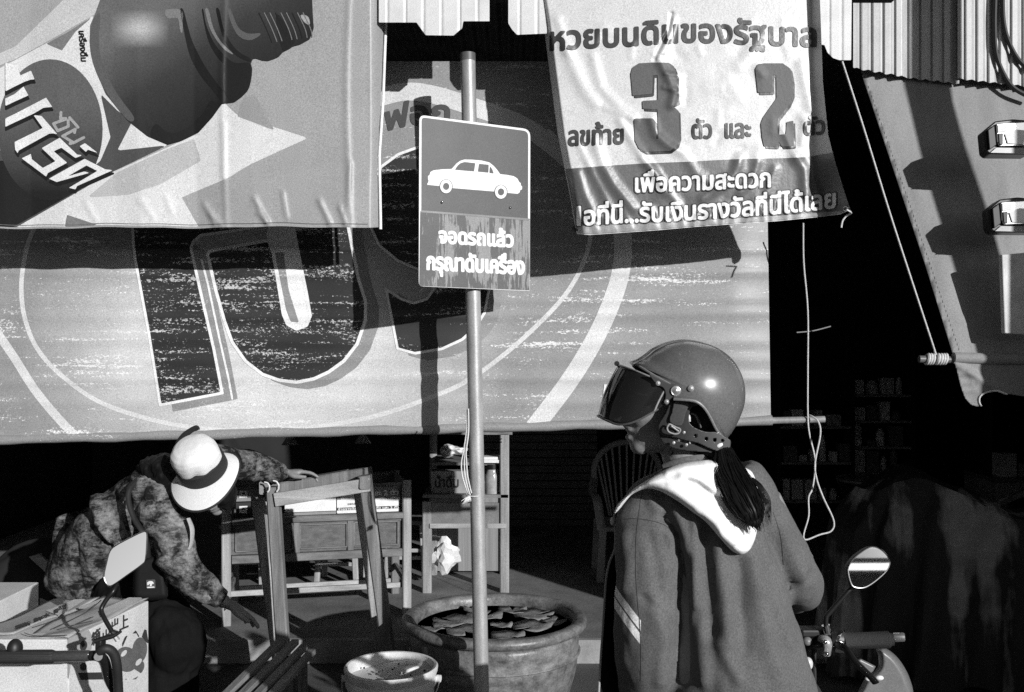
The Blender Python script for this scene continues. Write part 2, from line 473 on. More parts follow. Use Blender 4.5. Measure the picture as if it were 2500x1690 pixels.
layer('letter_shade', [T('5', [(1418, 205), (1462, 205), (1490, 400), (1542, 566), (1500, 560), (1476, 500)])], bm_gr, big_s, .0030, big, 3)
stroke('letter_outline', [T('5', [(1040, 240), (1075, 380), (1130, 640), (1180, 860), (1198, 960)])], 5, bm_wh, big_s, .0022, big, 3)
arc = lambda x: 303-26*math.sin((x-860)/250.*1.5)
txt = M('banner_print_text', .06, **kw)
layer('lettering', text_loops('ซักฟอก', 838, 1096, polyfn([(838, 345), (925, 322), (1000, 304), (1096, 300)]), 42), txt, big_s, .003, big, 2, thr=-3)
layer('lettering', [[(1475, 938), (1491, 938), (1489, 972), (1472, 972)]], bm_wh, big_s, .003, big, 2)
layer('lettering', text_loops('เปา', 1500, 1570, lambda x: 970, 26), bm_wh, big_s, .003, big, 2, thr=-2)
# rolled lower edge and its bar
rb = MB(); n = 60
rp = [W(-300+(1884+300)*i/n, lin(-300, 1081, 1884, 1027)(-300+(1884+300)*i/n)+math.sin(i*.9)*1.2, DB+.005) for i in range(n+1)]
rb.tube(rp, [.0205+.002*math.sin(i*1.7) for i in range(n+1)], 16).obj('rolled_hem', bm_gr, big, smooth=True)
MB().tube([W(-320, 1081, DB+.005), W(2013, 1024, DB+.005)], .0145, 14).obj('bar', M('bamboo_bar', .26, rough=.45, var=.4, vs=3, vec=(8, 2, 2)), big, smooth=True)

# ---------------------------------------------------------------- drink banner, upper left
DL = 3.78
drk = thing('drink_banner', 'pleated drink banner with a big dark bottle printed across it', 'banner', (-.9, DL, 2.13))
random.seed(11)
cx = [-80, 8, 75, 150, 208, 282, 340, 412, 480, 548, 615, 698, 772, 852, 905, 945]
cz = [random.uniform(-.011, .011) for _ in cx]; cz[9] -= .012; cz[13] -= .010; cz[8] += .006; cz[12] += .006
dr_r = []
for x0, y0, x1, y1, a in ((500, 500, 525, 548, .007), (515, 520, 540, 550, .007), (622, 485, 650, 540, .008), (630, 520, 655, 545, .006), (780, 490, 806, 545, .008), (210, 495, 235, 540, .004), (345, 490, 375, 535, .004), (405, 480, 420, 520, .004), (830, 505, 845, 548, .008), (690, 470, 700, 530, .005), (855, 400, 846, 520, .004), (548, 300, 546, 430, .004)):
    dr_r.append(([(x0, y0), (x1, y1)], a, 7))
def drk_s(P, off):
    P = np.asarray(P, float)
    sw = P[:, 0]+6*np.sin(P[:, 1]/140.)
    z = np.interp(sw, cx, cz)*np.clip(.45+P[:, 1]/700, .45, 1.1)
    z += -.004*np.exp(-((sw-548)/7)**2)-.004*np.exp(-((sw-852)/8)**2)
    z += .05*np.clip((P[:, 0]-903)/24, 0, 1.6)**1.5
    return to_world(P, DL+z-ridges(P, dr_r)-off)
kd = dict(rough=.40, spec=.32, var=.07, vs=6, grain=.3, gs=240, bump=.05, bs=60)
def dm(name, base): return M('drink_print_'+name, base, **kd)
def rightedge(y): return float(np.interp(y, [-40, 28, 250, 380, 548], [939, 938, 930, 921, 924]))
def drk_o(u, v):
    y = -45+v*(556+45); x = -80+u*(rightedge(y)+80)
    return (x, y+ (3*math.sin(x/60.)+1.5*math.sin(x/23.))*v*v*.6 + (x-400)*-.004*v)
d_gray = dm('grey', .31); d_pale = dm('pale', .60); d_mid = dm('mid', .17); d_dark = dm('dark', .014); d_ink = dm('ink', .012); d_circ = dm('circle', .10)
d_white = dm('white', .66); d_soft = dm('bottle_sheen', .09)
sheet('cloth', drk_o, drk_s, 300, 110, d_gray, drk)
clipd = [[drk_o(i/60, 0.01) for i in range(61)]+[drk_o(1, .5)]+[drk_o(1-i/60, .992) for i in range(61)]]
def dl(name, pts, mat, off, cell=5, thr=0): return layer(name, [pts], mat, drk_s, off, drk, cell, thr, clip=clipd)
dl('printed_star', T('1', [(60, 1400), (90, 1330), (680, 1025), (1180, 800), (1330, 600), (1365, 640), (1420, 690), (1840, 825), (1620, 925), (1500, 980), (1430, 1020), (1370, 1060), (1085, 1180), (1190, 1362), (640, 1380), (150, 1400)]), d_pale, .0008)
dl('printed_star', T('1', [(385, 1365), (400, 1283), (660, 1370)]), d_mid, .0012, 3)
dl('printed_shade', T('1', [(520, 1180), (760, 1165), (960, 1100), (1200, 960), (1160, 830), (1000, 890), (700, 1030)]), dm('soft', .42), .0012)
dl('printed_shade', T('1', [(1418, 695), (1450, 590), (1520, 560), (1640, 780)]), dm('soft_dark', .27), .0012)
dl('printed_beam', T('1', [(-200, 470), (90, 355), (300, 240), (560, 90), (680, -60), (440, -60), (90, 280), (-200, 400)]), dm('beam', .47), .0010)
lab = T('1', [(620, -120), (560, 90), (420, 190), (270, 262), (90, 360), (-220, 520), (-220, 1560), (90, 1362), (680, 1022), (1000, 868), (860, 790), (760, 715), (640, 560), (560, 380), (535, 220), (560, 100)])
dl('printed_label', lab, d_pale, .0014)
dl('printed_label', T('1', [(275, 262), (400, 195), (560, 95), (450, 190), (370, 302)]), d_mid, .0018, 3)
circ = [(300*.4088+128*math.cos(t), 775*.4088+172*math.sin(t)) for t in [i*2*math.pi/60 for i in range(60)]]
dl('printed_label', T('1', [(-220, 900), (90, 900), (300, 1040), (420, 1120), (600, 960), (660, 820), (600, 560), (700, 660), (790, 725), (700, 900), (1000, 868), (680, 1022), (90, 1362), (-220, 1560)]), dm('label_low', .07), .0018)
dl('printed_label', T('1', [(-220, 960), (90, 960), (300, 1090), (430, 1140), (560, 1085), (90, 1350), (-220, 1540)]), d_dark, .0020)
dl('printed_disc', circ, M('drink_print_disc', .1, fn=lambda nt: ramp(nt, coord(nt, 2), W(0, 470, DL).z-2.13, W(0, 250, DL).z-2.13, .016, .105), **kd), .0024, 3)
body = T('1', [(640, -120), (565, 90), (538, 150), (535, 250), (560, 390), (630, 560), (760, 720), (880, 815), (1000, 866), (1090, 840), (1190, 788), (1270, 700), (1325, 622), (1400, 612), (1450, 575), (1485, 520), (1503, 450), (1498, 380), (1510, 352), (1530, 350), (1565, 362), (1600, 365), (1640, 352), (1665, 340), (1690, 312), (1730, 292), (1750, 278), (1790, 268), (1850, 235), (1874, 170), (1868, 80), (1860, -120)])
def bottle_ink(nt):
    x = coord(nt, 0); z = coord(nt, 2)
    def w(px, py): v = W(px, py, DL); return v.x+.9, v.z-2.13
    x0, z0 = w(330, 55); x1, z1 = w(520, 330)
    L2 = (x1-x0)**2+(z1-z0)**2
    t = mth(nt, 'ADD', mth(nt, 'MULTIPLY', mth(nt, 'SUBTRACT', x, x0), (x1-x0)/L2), mth(nt, 'MULTIPLY', mth(nt, 'SUBTRACT', z, z0), (z1-z0)/L2))
    c = nt.nodes.new('ShaderNodeValToRGB'); nt.links.new(t, c.inputs[0])
    e = c.color_ramp.elements; e[0].position = 0; e[0].color = (.12, .12, .12, 1); e[1].position = 1; e[1].color = (.006, .006, .006, 1)
    k = e.new(.45); k.color = (.035, .035, .035, 1)
    xh, zh = w(342, 72)
    hx = mth(nt, 'ABSOLUTE', mth(nt, 'SUBTRACT', x, xh)); hz = mth(nt, 'ABSOLUTE', mth(nt, 'SUBTRACT', z, zh))
    g = mth(nt, 'MULTIPLY', ramp(nt, hx, .02, .115, 1, 0), ramp(nt, hz, .008, .075, 1, 0))
    return mth(nt, 'ADD', c.outputs[0], mth(nt, 'MULTIPLY', g, .30))
dl('printed_bottle', body, M('drink_print_bottle', .05, fn=bottle_ink, **kd), .0030, 4)
for pts, m_ in (([(1095, 60), (1120, 150), (1150, 250), (1215, 380), (1290, 490), (1345, 560), (1335, 612), (1270, 540), (1190, 440), (1130, 320), (1098, 180), (1075, 60)], d_ink),
                ([(1215, 60), (1232, 150), (1275, 250), (1330, 320), (1400, 375), (1500, 385), (1490, 520), (1440, 580), (1390, 606), (1345, 560), (1330, 470), (1345, 400), (1290, 330), (1240, 230), (1205, 60)], d_ink),
                ([(1310, 60), (1335, 170), (1385, 265), (1440, 320), (1490, 345), (1500, 370), (1430, 345), (1370, 290), (1325, 200), (1290, 60)], d_ink),
                ([(1245, 60), (1275, 170), (1320, 250), (1380, 310), (1400, 330), (1345, 300), (1290, 235), (1250, 160), (1225, 60)], d_mid),
                ([(1360, 60), (1380, 60), (1420, 160), (1480, 200), (1560, 200), (1500, 240), (1430, 220), (1385, 150)], d_soft),
                ([(990, 60), (1085, 60), (1092, 120), (1088, 200), (1075, 180), (1060, 110), (1000, 110)], d_mid),
                ([(1650, 90), (1690, 120), (1760, 240), (1730, 280), (1690, 300), (1660, 200)], d_ink),
                ([(1795, 90), (1840, 100), (1850, 150), (1815, 130)], d_gray),
                ([(560, 110), (600, 90), (590, 250), (620, 400), (700, 560), (800, 700), (760, 715), (640, 560), (560, 390), (536, 240)], d_soft),
                ([(930, 740), (1000, 790), (1090, 780), (1200, 690), (1260, 600), (1300, 640), (1250, 710), (1180, 785), (1090, 832), (1000, 855), (900, 815)], d_ink)):
    layer('bottle_detail', [spline2(T('1', pts), 4, True)], m_, drk_s, .0038, drk, 3, clip=clipd)
for k in range(9):
    stroke('cap_rib', [spline2(T('1', [(1545+k*33, 75), (1590+k*33, 170), (1625+k*30, 255-k*4)]), 5)], 2.2, d_mid if k % 3 else d_ink, drk_s, .0044, drk, 2, clip=clipd)
LG = [[(60, 60), (165, 90), (195, 95), (230, 205), (350, 150), (390, 250), (345, 252), (280, 275), (165, 330), (60, 385)],
      [(60, 465), (165, 415), (265, 330), (320, 430), (165, 500), (60, 550)],
      [(60, 690), (165, 640), (520, 455), (590, 560), (490, 570), (380, 635), (165, 735), (60, 785)],
      [(378, 652), (468, 662), (650, 872), (600, 858), (555, 862), (210, 1052), (200, 1082), (170, 1040), (165, 955), (482, 798)],
      [(245, 1140), (348, 1090), (360, 1150), (482, 1248), (625, 1172), (470, 1025), (672, 908), (870, 1097), (932, 1104), (850, 1136), (692, 1020), (605, 1060), (757, 1190), (540, 1305), (520, 1345)],
      [(552, 1370), (955, 1145), (1190, 1265), (1275, 1272), (870, 1452), (850, 1490), (778, 1472), (1098, 1282), (975, 1220), (760, 1345), (950, 1288), (1010, 1303), (640, 1407)],
      [(898, 1003), (958, 968), (1102, 1080), (990, 1042), (968, 1068)]]
LG = [T('logo', g) for g in LG]
layer('brand_shadow', [sh_(g, 1, 8) for g in LG], d_ink, drk_s, .0034, drk, 2, thr=-2, clip=clipd)
layer('brand_lettering', LG, d_white, drk_s, .0042, drk, 2, clip=clipd)
stroke('brand_lettering', [T('logo', q) for q in ([(688, 622), (682, 690), (742, 690)], [(740, 700), (602, 748), (650, 830), (770, 780), (768, 712)], [(785, 680), (880, 790)], [(705, 890), (848, 812), (840, 850)], [(710, 890), (830, 965), (945, 905)], [(830, 965), (790, 975)])], 7, d_gray, drk_s, .0046, drk, 2)
g = glyphs('เครื่องดื่ม'); a0 = min(p[0] for l in g for p in l); a1 = max(p[0] for l in g for p in l)
layer('lettering', [[(192+ (202-192)*(u-a0)/(a1-a0)*.6+v*21, 76+74*(u-a0)/(a1-a0)) for u, v in l] for l in g], d_ink, drk_s, .0030, drk, 1.5, thr=-1)
# stitched white edge
eb = MB(); eb.tube([Vector(drk_s([(rightedge(y)+5, y)], .0)[0]) for y in range(-40, 566, 12)], .006, 8).obj('hem_cord', bm_wh, drk, smooth=True)
st = MB(); st.tube([Vector(drk_s([(x, drk_o((x+80)/1005, .985)[1])], .002)[0]) for x in range(-70, 900, 8)], .0012, 5).obj('stitching', d_mid, drk)

# ---------------------------------------------------------------- lottery banner
DT = 3.78
lot = thing('lottery_banner', 'wrinkled lottery banner with a big 3 and 2 above a dark band', 'banner', (.85, DT, 2.15))
T3 = lambda p: T('3', p)
lot_r = [(T3([(215, 300), (260, 430), (330, 570), (400, 660)]), .012, 17), (T3([(380, 350), (440, 560), (560, 690), (640, 750)]), .009, 13), (T3([(160, 120), (220, 330)]), .009, 13),
         (T3([(890, 90), (870, 200), (800, 330), (780, 380)]), -.014, 5), (T3([(900, 120), (860, 260), (830, 330)]), .012, 9), (T3([(800, 360), (840, 440), (880, 520), (905, 600), (890, 670)]), .013, 11),
         (T3([(850, 470), (920, 480)]), .006, 6), (T3([(840, 560), (915, 575)]), .006, 6), (T3([(760, 760), (790, 860), (870, 930), (960, 980)]), .012, 12),
         (T3([(560, 770), (700, 1000), (780, 1100), (850, 1230)]), .011, 12), (T3([(400, 900), (450, 1060), (520, 1180), (640, 1330)]), .013, 13), (T3([(290, 1100), (330, 1240), (400, 1380)]), .010, 11),
         (T3([(300, 930), (380, 1100), (500, 1330)]), .006, 9), (T3([(700, 1010), (800, 1130), (930, 1310)]), .006, 10), (T3([(1680, 1000), (1740, 1080), (1750, 1250)]), .014, 13), (T3([(1750, 780), (1700, 1000)]), .009, 12),
         (T3([(1330, 1000), (1290, 1120), (1180, 1210), (1090, 1270)]), .011, 12), (T3([(1440, 1040), (1400, 1170), (1330, 1230)]), .009, 10), (T3([(1550, 1080), (1500, 1230)]), .006, 10), (T3([(1130, 560), (1250, 520), (1320, 620)]), .004, 18),
         (T3([(1450, 240), (1400, 330), (1320, 420)]), .005, 16), (T3([(1720, 420), (1780, 700)]), .007, 14), (T3([(1600, 830), (1660, 960)]), .006, 10), (T3([(470, 690), (650, 760)]), .005, 10), (T3([(1000, 1030), (1050, 1110), (1170, 1200)]), .006, 12)]
random.seed(5)
for k in range(26):
    x = 330+k*64+random.uniform(-20, 20); y = 1470-(x-300)*.055
    lot_r.append((T3([(x, y+10), (x+random.uniform(-45, 45), y-random.uniform(50, 110))]), random.uniform(.004, .009), random.uniform(6, 10)))
for k in range(60):
    x = random.uniform(320, 1750); y = random.uniform(130, 1380); l = random.uniform(30, 90); a = random.uniform(.7, 2.2)
    lot_r.append((T3([(x, y), (x+l*math.cos(a), y+l*math.sin(a))]), random.uniform(-.004, .005), random.uniform(9, 15)))
def lot_left(y): return float(np.interp(y, [-45, 28, 60, 200, 330, 480, 572], [1308, 1322, 1327, 1345, 1362, 1392, 1408]))
def lot_right(y): return float(np.interp(y, [-45, 28, 200, 330, 400, 470, 515, 545], [2000, 2003, 2009, 2022, 2040, 2062, 2077, 2080]))
def lot_s(P, off):
    P = np.asarray(P, float)
    le = np.interp(P[:, 1], [-45, 60, 330, 572], [1310, 1327, 1362, 1408]); re = np.interp(P[:, 1], [-45, 28, 200, 330, 400, 515], [2000, 2003, 2009, 2022, 2040, 2077])
    d = DT-.018*np.sin((P[:, 0]-1330)/240.+P[:, 1]/420.)
    fold = np.interp(P[:, 1], [-45, 250, 350, 430, 560], [22, 30, 42, 66, 60])
    t = np.clip(1-(re-P[:, 0])/fold, 0, 1); d = d-.085*t**1.4*np.clip(fold/45, .6, 1.4)
    t2 = np.clip(1-(P[:, 0]-le)/18, 0, 1); d = d+.06*t2**1.5
    return to_world(P, d-.66*ridges(P, lot_r)-off*2.)
def lot_bot(x): return float(np.interp(x, [1395, 1410, 1440, 1500, 1600, 1700, 1800, 1900, 2000, 2050, 2078], [560, 572, 574, 570, 563, 554, 547, 540, 530, 524, 513]))
def lot_o(u, v):
    y1 = 60; y = -45+v*600
    for _ in range(4):
        x = lot_left(y)+u*(lot_right(y)-lot_left(y)); y = -45+v*(lot_bot(x)+45)
    return (x, y)
kl = dict(rough=.36, spec=.5, var=.07, vs=8, grain=.28, gs=250, bump=.08, bs=70)
l_pale = M('lottery_print_pale', .60, **kl); l_band = M('lottery_print_band', .11, **kl); l_num = M('lottery_print_numeral', .095, **dict(kl, rough=.5, spec=.3))
l_ink = M('lottery_print_ink', .03, **kl); l_wh = M('lottery_print_white', .80, **kl); l_hem = M('lottery_print_hem', .30, **kl); l_txt = M('lottery_print_text', .045, **kl)
sheet('cloth', lot_o, lot_s, 340, 260, l_pale, lot)
clipl = [[lot_o(i/40, .01) for i in range(41)]+[lot_o(.998, i/40) for i in range(41)]+[lot_o(1-i/40, .996) for i in range(41)]+[lot_o(.002, 1-i/40) for i in range(41)]]
layer('printed_band', [T3([(200, 1082), (270, 1076), (450, 1062), (700, 1046), (1000, 1034), (1300, 1018), (1600, 1012), (1750, 1005), (1940, 972), (2200, 930), (2200, 1600), (200, 1600)])], l_band, lot_s, .001, lot, 5, clip=clipl)
layer('printed_hem', [T3([(200, 1440), (290, 1446), (700, 1428), (1300, 1395), (1700, 1372), (2200, 1330), (2200, 1600), (200, 1600)])], l_hem, lot_s, .0016, lot, 5, clip=clipl)
b1 = polyfn(T3([(110, 322), (250, 312), (400, 302), (620, 292), (850, 274), (1000, 268), (1200, 272), (1450, 284), (1800, 297)]))
def lt(s, x0, x1, b, h, mat, off, thr, cell=2, ref='บ'):
    x0 = 1300+.3819*x0; x1 = 1300+.3819*x1
    return layer('lettering', text_loops(s, x0, x1, b, h*.3819, ref), mat, lot_s, off, lot, cell, thr=thr, clip=clipl)
lt('หวยบนดินของรัฐบาล', 115, 1808, b1, 112, l_txt, .0016, -2.6)
lt('ลขท้าย', 232, 580, polyfn(T3([(232, 930), (580, 918)])), 92, l_txt, .0016, -2.0)
lt('ตัว', 1022, 1145, polyfn(T3([(1000, 886), (1150, 883)])), 88, l_txt, .0016, -1.8)
lt('และ', 1234, 1395, polyfn(T3([(1200, 882), (1400, 880)])), 90, l_txt, .0016, -1.8)
lt('ตัว', 1738, 1864, polyfn(T3([(1700, 868), (1870, 856)])), 86, l_txt, .0016, -1.8)
N3 = [(628, 470), (640, 430), (680, 405), (770, 400), (870, 400), (905, 425), (925, 480), (925, 610), (932, 655), (890, 672), (935, 710), (940, 880), (925, 930), (880, 965), (720, 972), (680, 950), (655, 900), (650, 770), (655, 757), (770, 757), (785, 775), (790, 890), (805, 888), (800, 700), (705, 695), (702, 645), (800, 640), (800, 480), (770, 480), (765, 600), (640, 612)]
N2 = [(1425, 440), (1440, 410), (1480, 405), (1600, 405), (1650, 440), (1665, 520), (1665, 610), (1640, 670), (1570, 760), (1565, 862), (1620, 858), (1625, 780), (1668, 772), (1672, 935), (1595, 938), (1575, 905), (1560, 938), (1480, 935), (1468, 880), (1460, 790), (1475, 750), (1560, 630), (1558, 480), (1535, 480), (1535, 590), (1440, 592)]
for q in (N3, N2):
    layer('numeral_shadow', [sh_(T3(q), 4.5, 6)], l_ink, lot_s, .0016, lot, 2.5)
    layer('numeral', [T3(q)], l_num, lot_s, .0024, lot, 2.5)
b2 = polyfn(T3([(660, 1228), (900, 1220), (1200, 1208), (1520, 1194)]))
b3 = polyfn(T3([(280, 1442), (600, 1422), (900, 1412), (1300, 1385), (1600, 1362), (1940, 1328)]))
for s_, x0, x1, b, h in (('เพื่อความสะดวก', 660, 1520, b2, 88), ('อที่นี่...รับเงินรางวัลที่นี่ได้เลย', 332, 1935, b3, 90), ('l', 286, 306, b3, 96)):
    lt(s_, x0, x1, b, h, l_ink, .0026, -4.6)
    lt(s_, x0, x1, b, h, l_wh, .0036, -1.7)
layer('patch', [T3([(258, 1440), (290, 1470), (272, 1490), (252, 1462)])], l_ink, lot_s, .004, lot, 2)
ey = MB(); ring = [Vector(lot_s([(1300+.3819*(2003+14*math.cos(t)), .3819*(1335+14*math.sin(t)))], .004)[0]) for t in [i*2*math.pi/16 for i in range(17)]]
ey.tube(ring, .0022, 6).obj('eyelet', chrome, lot, smooth=True)
MB().tube([W(2066, 512, 3.66), W(2078, 520, 3.68), W(2066, 528, 3.7), W(2057, 540, 3.7), W(2054, 556, 3.7)], .0035, 7, sub=5).obj('tie_string', rope_m, lot, smooth=True)

# ================================================================== eaves: scalloped fascia sheets and corrugated tin
def fascia(name, label, loops_px, d, pitch, amp, mat, cell=6):
    b = bounds(loops_px, 0); lo = W((b[0]+b[2])/2, b[3], d)
    t = thing(name, label, 'eave sheet', lo)
    def surf(P, off):
        P = np.asarray(P, float); ph = (P[:, 0] % pitch)/pitch
        z = amp*np.minimum(1, np.abs(ph-.5)*pitch/5.)
        return to_world(P, d-z-off)
    vs, fs, _ = march(lambda P: sdf(P, loops_px), b[0]-2, b[1]-2, b[2]+2, b[3]+2, cell)
    o = mesh('sheet', surf(np.array(vs), 0), [tuple(q[::-1]) for q in fs], mat, t)
    m = o.modifiers.new('solid', 'SOLIDIFY'); m.thickness = .003
    return t
fw = M('fascia_paint', .62, rough=.5, var=.15, vs=8, grain=.25)
ft = M('tin_paint', .40, rough=.45, var=.15, vs=8, grain=.25, spec=.5)
fascia('eave_fascia', 'white grooved eave sheet with scalloped edge above the top of the sign pole', [[(925, -320), (925, 55), (1017, 55), (1022, 62), (1039, 86), (1107, 87), (1128, 69), (1131, 52), (1195, 52), (1195, -320)]], 3.80, 44, .004, fw, 2.5)
fascia('eave_fascia', 'narrow white scalloped eave sheet touching the top left corner of the lottery banner', [[(1241, -320), (1241, 57), (1250, 72), (1262, 85), (1335, 82), (1340, -320)]], 3.80, 43, .004, fw, 2.5)
fascia('eave_fascia', 'white eave sheet with curved corner right of the lottery banner', [[(1995, -320), (1995, 108), (2013, 110), (2020, 128), (2034, 142), (2050, 147), (2078, 147), (2082, -320)]], 3.83, 30, .004, fw, 2.5)
random.seed(2)
def tin_sheet(label, x0, x1, y0, y1, d):
    loops = [[(x0, -150), (x0, y0)]+[(x0+(x1-x0)*i/40, y0+(y1-y0)*i/40+2.2*math.sin((x0+(x1-x0)*i/40)/28*2*math.pi)) for i in range(1, 40)]+[(x1, y1), (x1, -150)]]
    lo = W((x0+x1)/2, y1, d); t = thing('corrugated_sheet', label, 'eave sheet', lo, 'corrugated sheets along the eave')
    def surf(P):
        P = np.asarray(P, float); ph = np.abs(((P[:, 0]-x0) % 28)/28-.5)*2
        return to_world(P, d-.010*np.clip((ph-.18)/.30, 0, 1))
    b = bounds(loops, 2); vs, fs, _ = march(lambda P: sdf(P, loops), *b, 2.8)
    o = mesh('sheet', surf(np.array(vs)), [tuple(q[::-1]) for q in fs], ft, t)
    m = o.modifiers.new('solid', 'SOLIDIFY'); m.thickness = .002
tin_sheet('leftmost corrugated sheet, hanging lower at its right side above the grey awning', 2083, 2206, 166, 187, 4.345)
tin_sheet('middle corrugated sheet of the eave above the grey awning', 2200, 2342, 188, 205, 4.355)
tin_sheet('rightmost corrugated sheet, behind the two black cables', 2338, 2620, 192, 224, 4.335)

# ================================================================== the canvas awning on the right
awn = thing('canvas_awning', 'plain grey canvas awning with a bar in its hem and a torn curved flap below', 'awning', (2.3, 4.1, 1.42))
AP0, AP1 = 4.42, 4.08
def awn_d(P): return np.interp(P[:, 1], [100, 880], [AP0, AP1])
awn_r = [([(2180, 300), (2300, 640), (2360, 850)], .006, 18), ([(2330, 250), (2390, 560), (2440, 860)], -.006, 22), ([(2420, 230), (2470, 520), (2500, 800)], .005, 20), ([(2350, 780), (2420, 830), (2520, 860)], .006, 12), (T('awn', [(410, 325), (520, 380), (700, 500), (830, 560)]), .012, 10), (T('awn', [(415, 415), (520, 400)]), .006, 7), (T('awn', [(430, 490), (540, 480)]), .006, 7), (T('awn', [(455, 560), (560, 545)]), .006, 7), (T('awn', [(560, 400), (640, 600)]), .006, 14), (T('awn', [(380, 300), (600, 315)]), .006, 9)]
def awn_s(P, off):
    P = np.asarray(P, float)
    return to_world(P, awn_d(P)-ridges(P, awn_r)-.004*np.sin(P[:, 0]/70+P[:, 1]/110)-off)
canv = M('canvas', .24, rough=.75, var=.18, vs=1, vec=(9, 9, 2.2), grain=.28, gs=230, bump=.08, bs=120)
out = [(2092, 120), (2104, 182), (2140, 290), (2200, 470), (2260, 650), (2330, 876), (2600, 884), (4600, 930), (4600, 120)]
layer('cloth', [out], canv, awn_s, 0, awn, 14)
stroke('seam', [[(2118, 205), (2215, 480), (2348, 872)]], 2.2, M('canvas_seam', .12, rough=.8), awn_s, .0015, awn, 4)
stroke('seam', [[(2290, 872), (2700, 884)]], 2.0, M('canvas_stitch', .14, rough=.8), awn_s, .0015, awn, 4)
flap = [(2326, 874), (2336, 905), (2346, 945), (2356, 972), (2370, 988), (2385, 993), (2396, 991), (2391, 980), (2395, 968), (2408, 958), (2432, 954), (2460, 962), (2500, 968), (2560, 960), (2600, 930), (2600, 882)]
layer('flap', [flap], canv, awn_s, .002, awn, 4)
for o_ in (o for o in list(awn.children)): m = o_.modifiers.new('solid', 'SOLIDIFY'); m.thickness = .002
MB().tube([Vector(awn_s([p], .004)[0]) for p in spline2(T('awn', [(628, 683), (610, 650), (618, 600), (670, 565), (750, 550), (800, 562), (850, 580)]), 6)], .004, 7).obj('flap_binding', bm_wh, awn, smooth=True)
MB().tube([W(2244, 877, 4.09), W(2700, 886, 4.09)], .0155, 14).obj('bar', M('awning_bar', .12, rough=.4, var=.4, vs=4), awn, smooth=True)
MB().tube([W(2328, 874, 4.082), W(2500, 878, 4.082), W(2700, 884, 4.082)], .024, 14).obj('bar_sleeve', canv, awn, smooth=True)
wr = MB()
for x in (2264, 2270, 2276, 2288, 2295, 2301, 2307):
    c = W(x, 877, 4.09); wr.tube([c+Vector((.004*math.sin(t), .019*math.cos(t), .019*math.sin(t))) for t in [i*2*math.pi/14 for i in range(15)]], .0075, 7)
wr.obj('rope_binding', rope_m, awn, smooth=True)
# stay rope and pull cord
def rope(name, label, cat, pts, r, mat=rope_m, sub=6, loc=None):
    lo = Vector(pts[-1]) if loc is None else loc
    o = MB().tube(pts, r, 7, sub=sub).obj(name, mat, None, lo, smooth=True)
    return tag(o, label, cat)
rope('stay_rope', 'taut pale rope from the eave down to the awning bar', 'rope', [W(2056, 150, 3.95), W(2110, 318, 4.0), W(2180, 545, 4.05), W(2285, 866, 4.08)], .0042)
rope('pull_cord', 'long thin cord hanging under the lottery banner and looped at its lower end', 'cord',
     [W(1961, 545, 4.0), W(1962, 640, 4.05), W(1972, 760, 4.1), W(1972, 900, 4.13), W(1972, 1012, 4.14), W(1976, 1060, 4.14), W(1990, 1125, 4.13), W(1984, 1190, 4.12), W(1974, 1215, 4.11), W(1974, 1260, 4.1), W(1962, 1305, 4.1), W(1968, 1318, 4.1), W(2000, 1306, 4.1), W(2030, 1296, 4.1), W(2035, 1270, 4.1), W(2010, 1215, 4.09), W(1994, 1170, 4.09), W(1990, 1130, 4.09), W(2003, 1060, 4.1), W(1998, 1030, 4.11), W(1985, 1018, 4.13), W(1976, 1014, 4.15)], .0036)
rope('thin_wire', 'short thin wire crossing in the dark right of the wide banner', 'wire', [W(1945, 812, 4.5), W(1985, 808, 4.5), W(2028, 797, 4.5)], .003, M('wire_grey', .25, rough=.5))
for k, pts in enumerate(([(2430, -20), (2428, 60), (2432, 130), (2450, 180), (2475, 215), (2520, 240)], [(2448, -20), (2450, 50), (2462, 100), (2490, 150), (2540, 190)])):
    rope('black_cable', ('outer', 'inner')[k == 0]+' black cable looping in front of the corrugated eave sheet', 'cable', [W(x, y, 4.312) for x, y in pts], .010, rubber)
# two lamps and a pale box hanging at the right edge
chr2 = M('lamp_chrome', .75, rough=.18, metal=1, grain=0, var=.1); glass = M('lamp_lens', .75, rough=.1, var=.1, grain=.1)
def lamp(label, oy, ox):
    d = 3.98
    t = thing('box_lamp', label, 'lamp', W(2450+ox, 375+oy, d), 'box lamps at the awning')
    q = lambda pts: [W(x+ox, y+oy, d) for x, y in T('lamp', pts)]
    hous = q([(352, 290), (490, 175), (700, 150), (900, 165), (960, 300), (950, 540), (880, 575), (420, 570), (375, 530)])
    MB().prism(hous, (.02, .10, 0)).obj('housing', dark_metal, t, bevel=.006)
    f = lambda pts, off: [v-Vector((0, off, 0)) for v in q(pts)]
    MB().prism(f([(385, 290), (465, 230), (488, 470), (405, 530)], .012), (0, .011, 0)).obj('side_grille', black, t, bevel=.003)
    MB().prism(f([(480, 215), (830, 190), (830, 480), (530, 490), (495, 440)], .014), (0, .013, 0)).obj('reflector', chr2, t, bevel=.004)
    MB().prism(f([(490, 235), (600, 230), (605, 310), (495, 325)], .02), (0, .005, 0)).obj('lens', glass, t)
    MB().prism(f([(505, 335), (555, 330), (555, 470), (515, 460)], .02), (0, .005, 0)).obj('lens', black, t)
    MB().prism(f([(575, 340), (700, 290), (820, 300), (800, 470), (610, 455)], .02), (0, .005, 0)).obj('lens', glass, t)
    MB().prism(f([(420, 560), (490, 500), (860, 505), (880, 570)], .010), (0, .009, 0)).obj('trim', M('lamp_trim', .3, rough=.35), t)
lamp('upper of the two chrome-faced lamps hanging at the right edge of the awning', 0, 0)
lamp('lower of the two chrome-faced lamps hanging at the right edge of the awning', 191, 11)
bd = MB(); bd.prism([W(2446, 622, 3.98), W(2560, 612, 3.98), W(2560, 820, 3.98), W(2453, 814, 3.98)], (0, .03, 0))
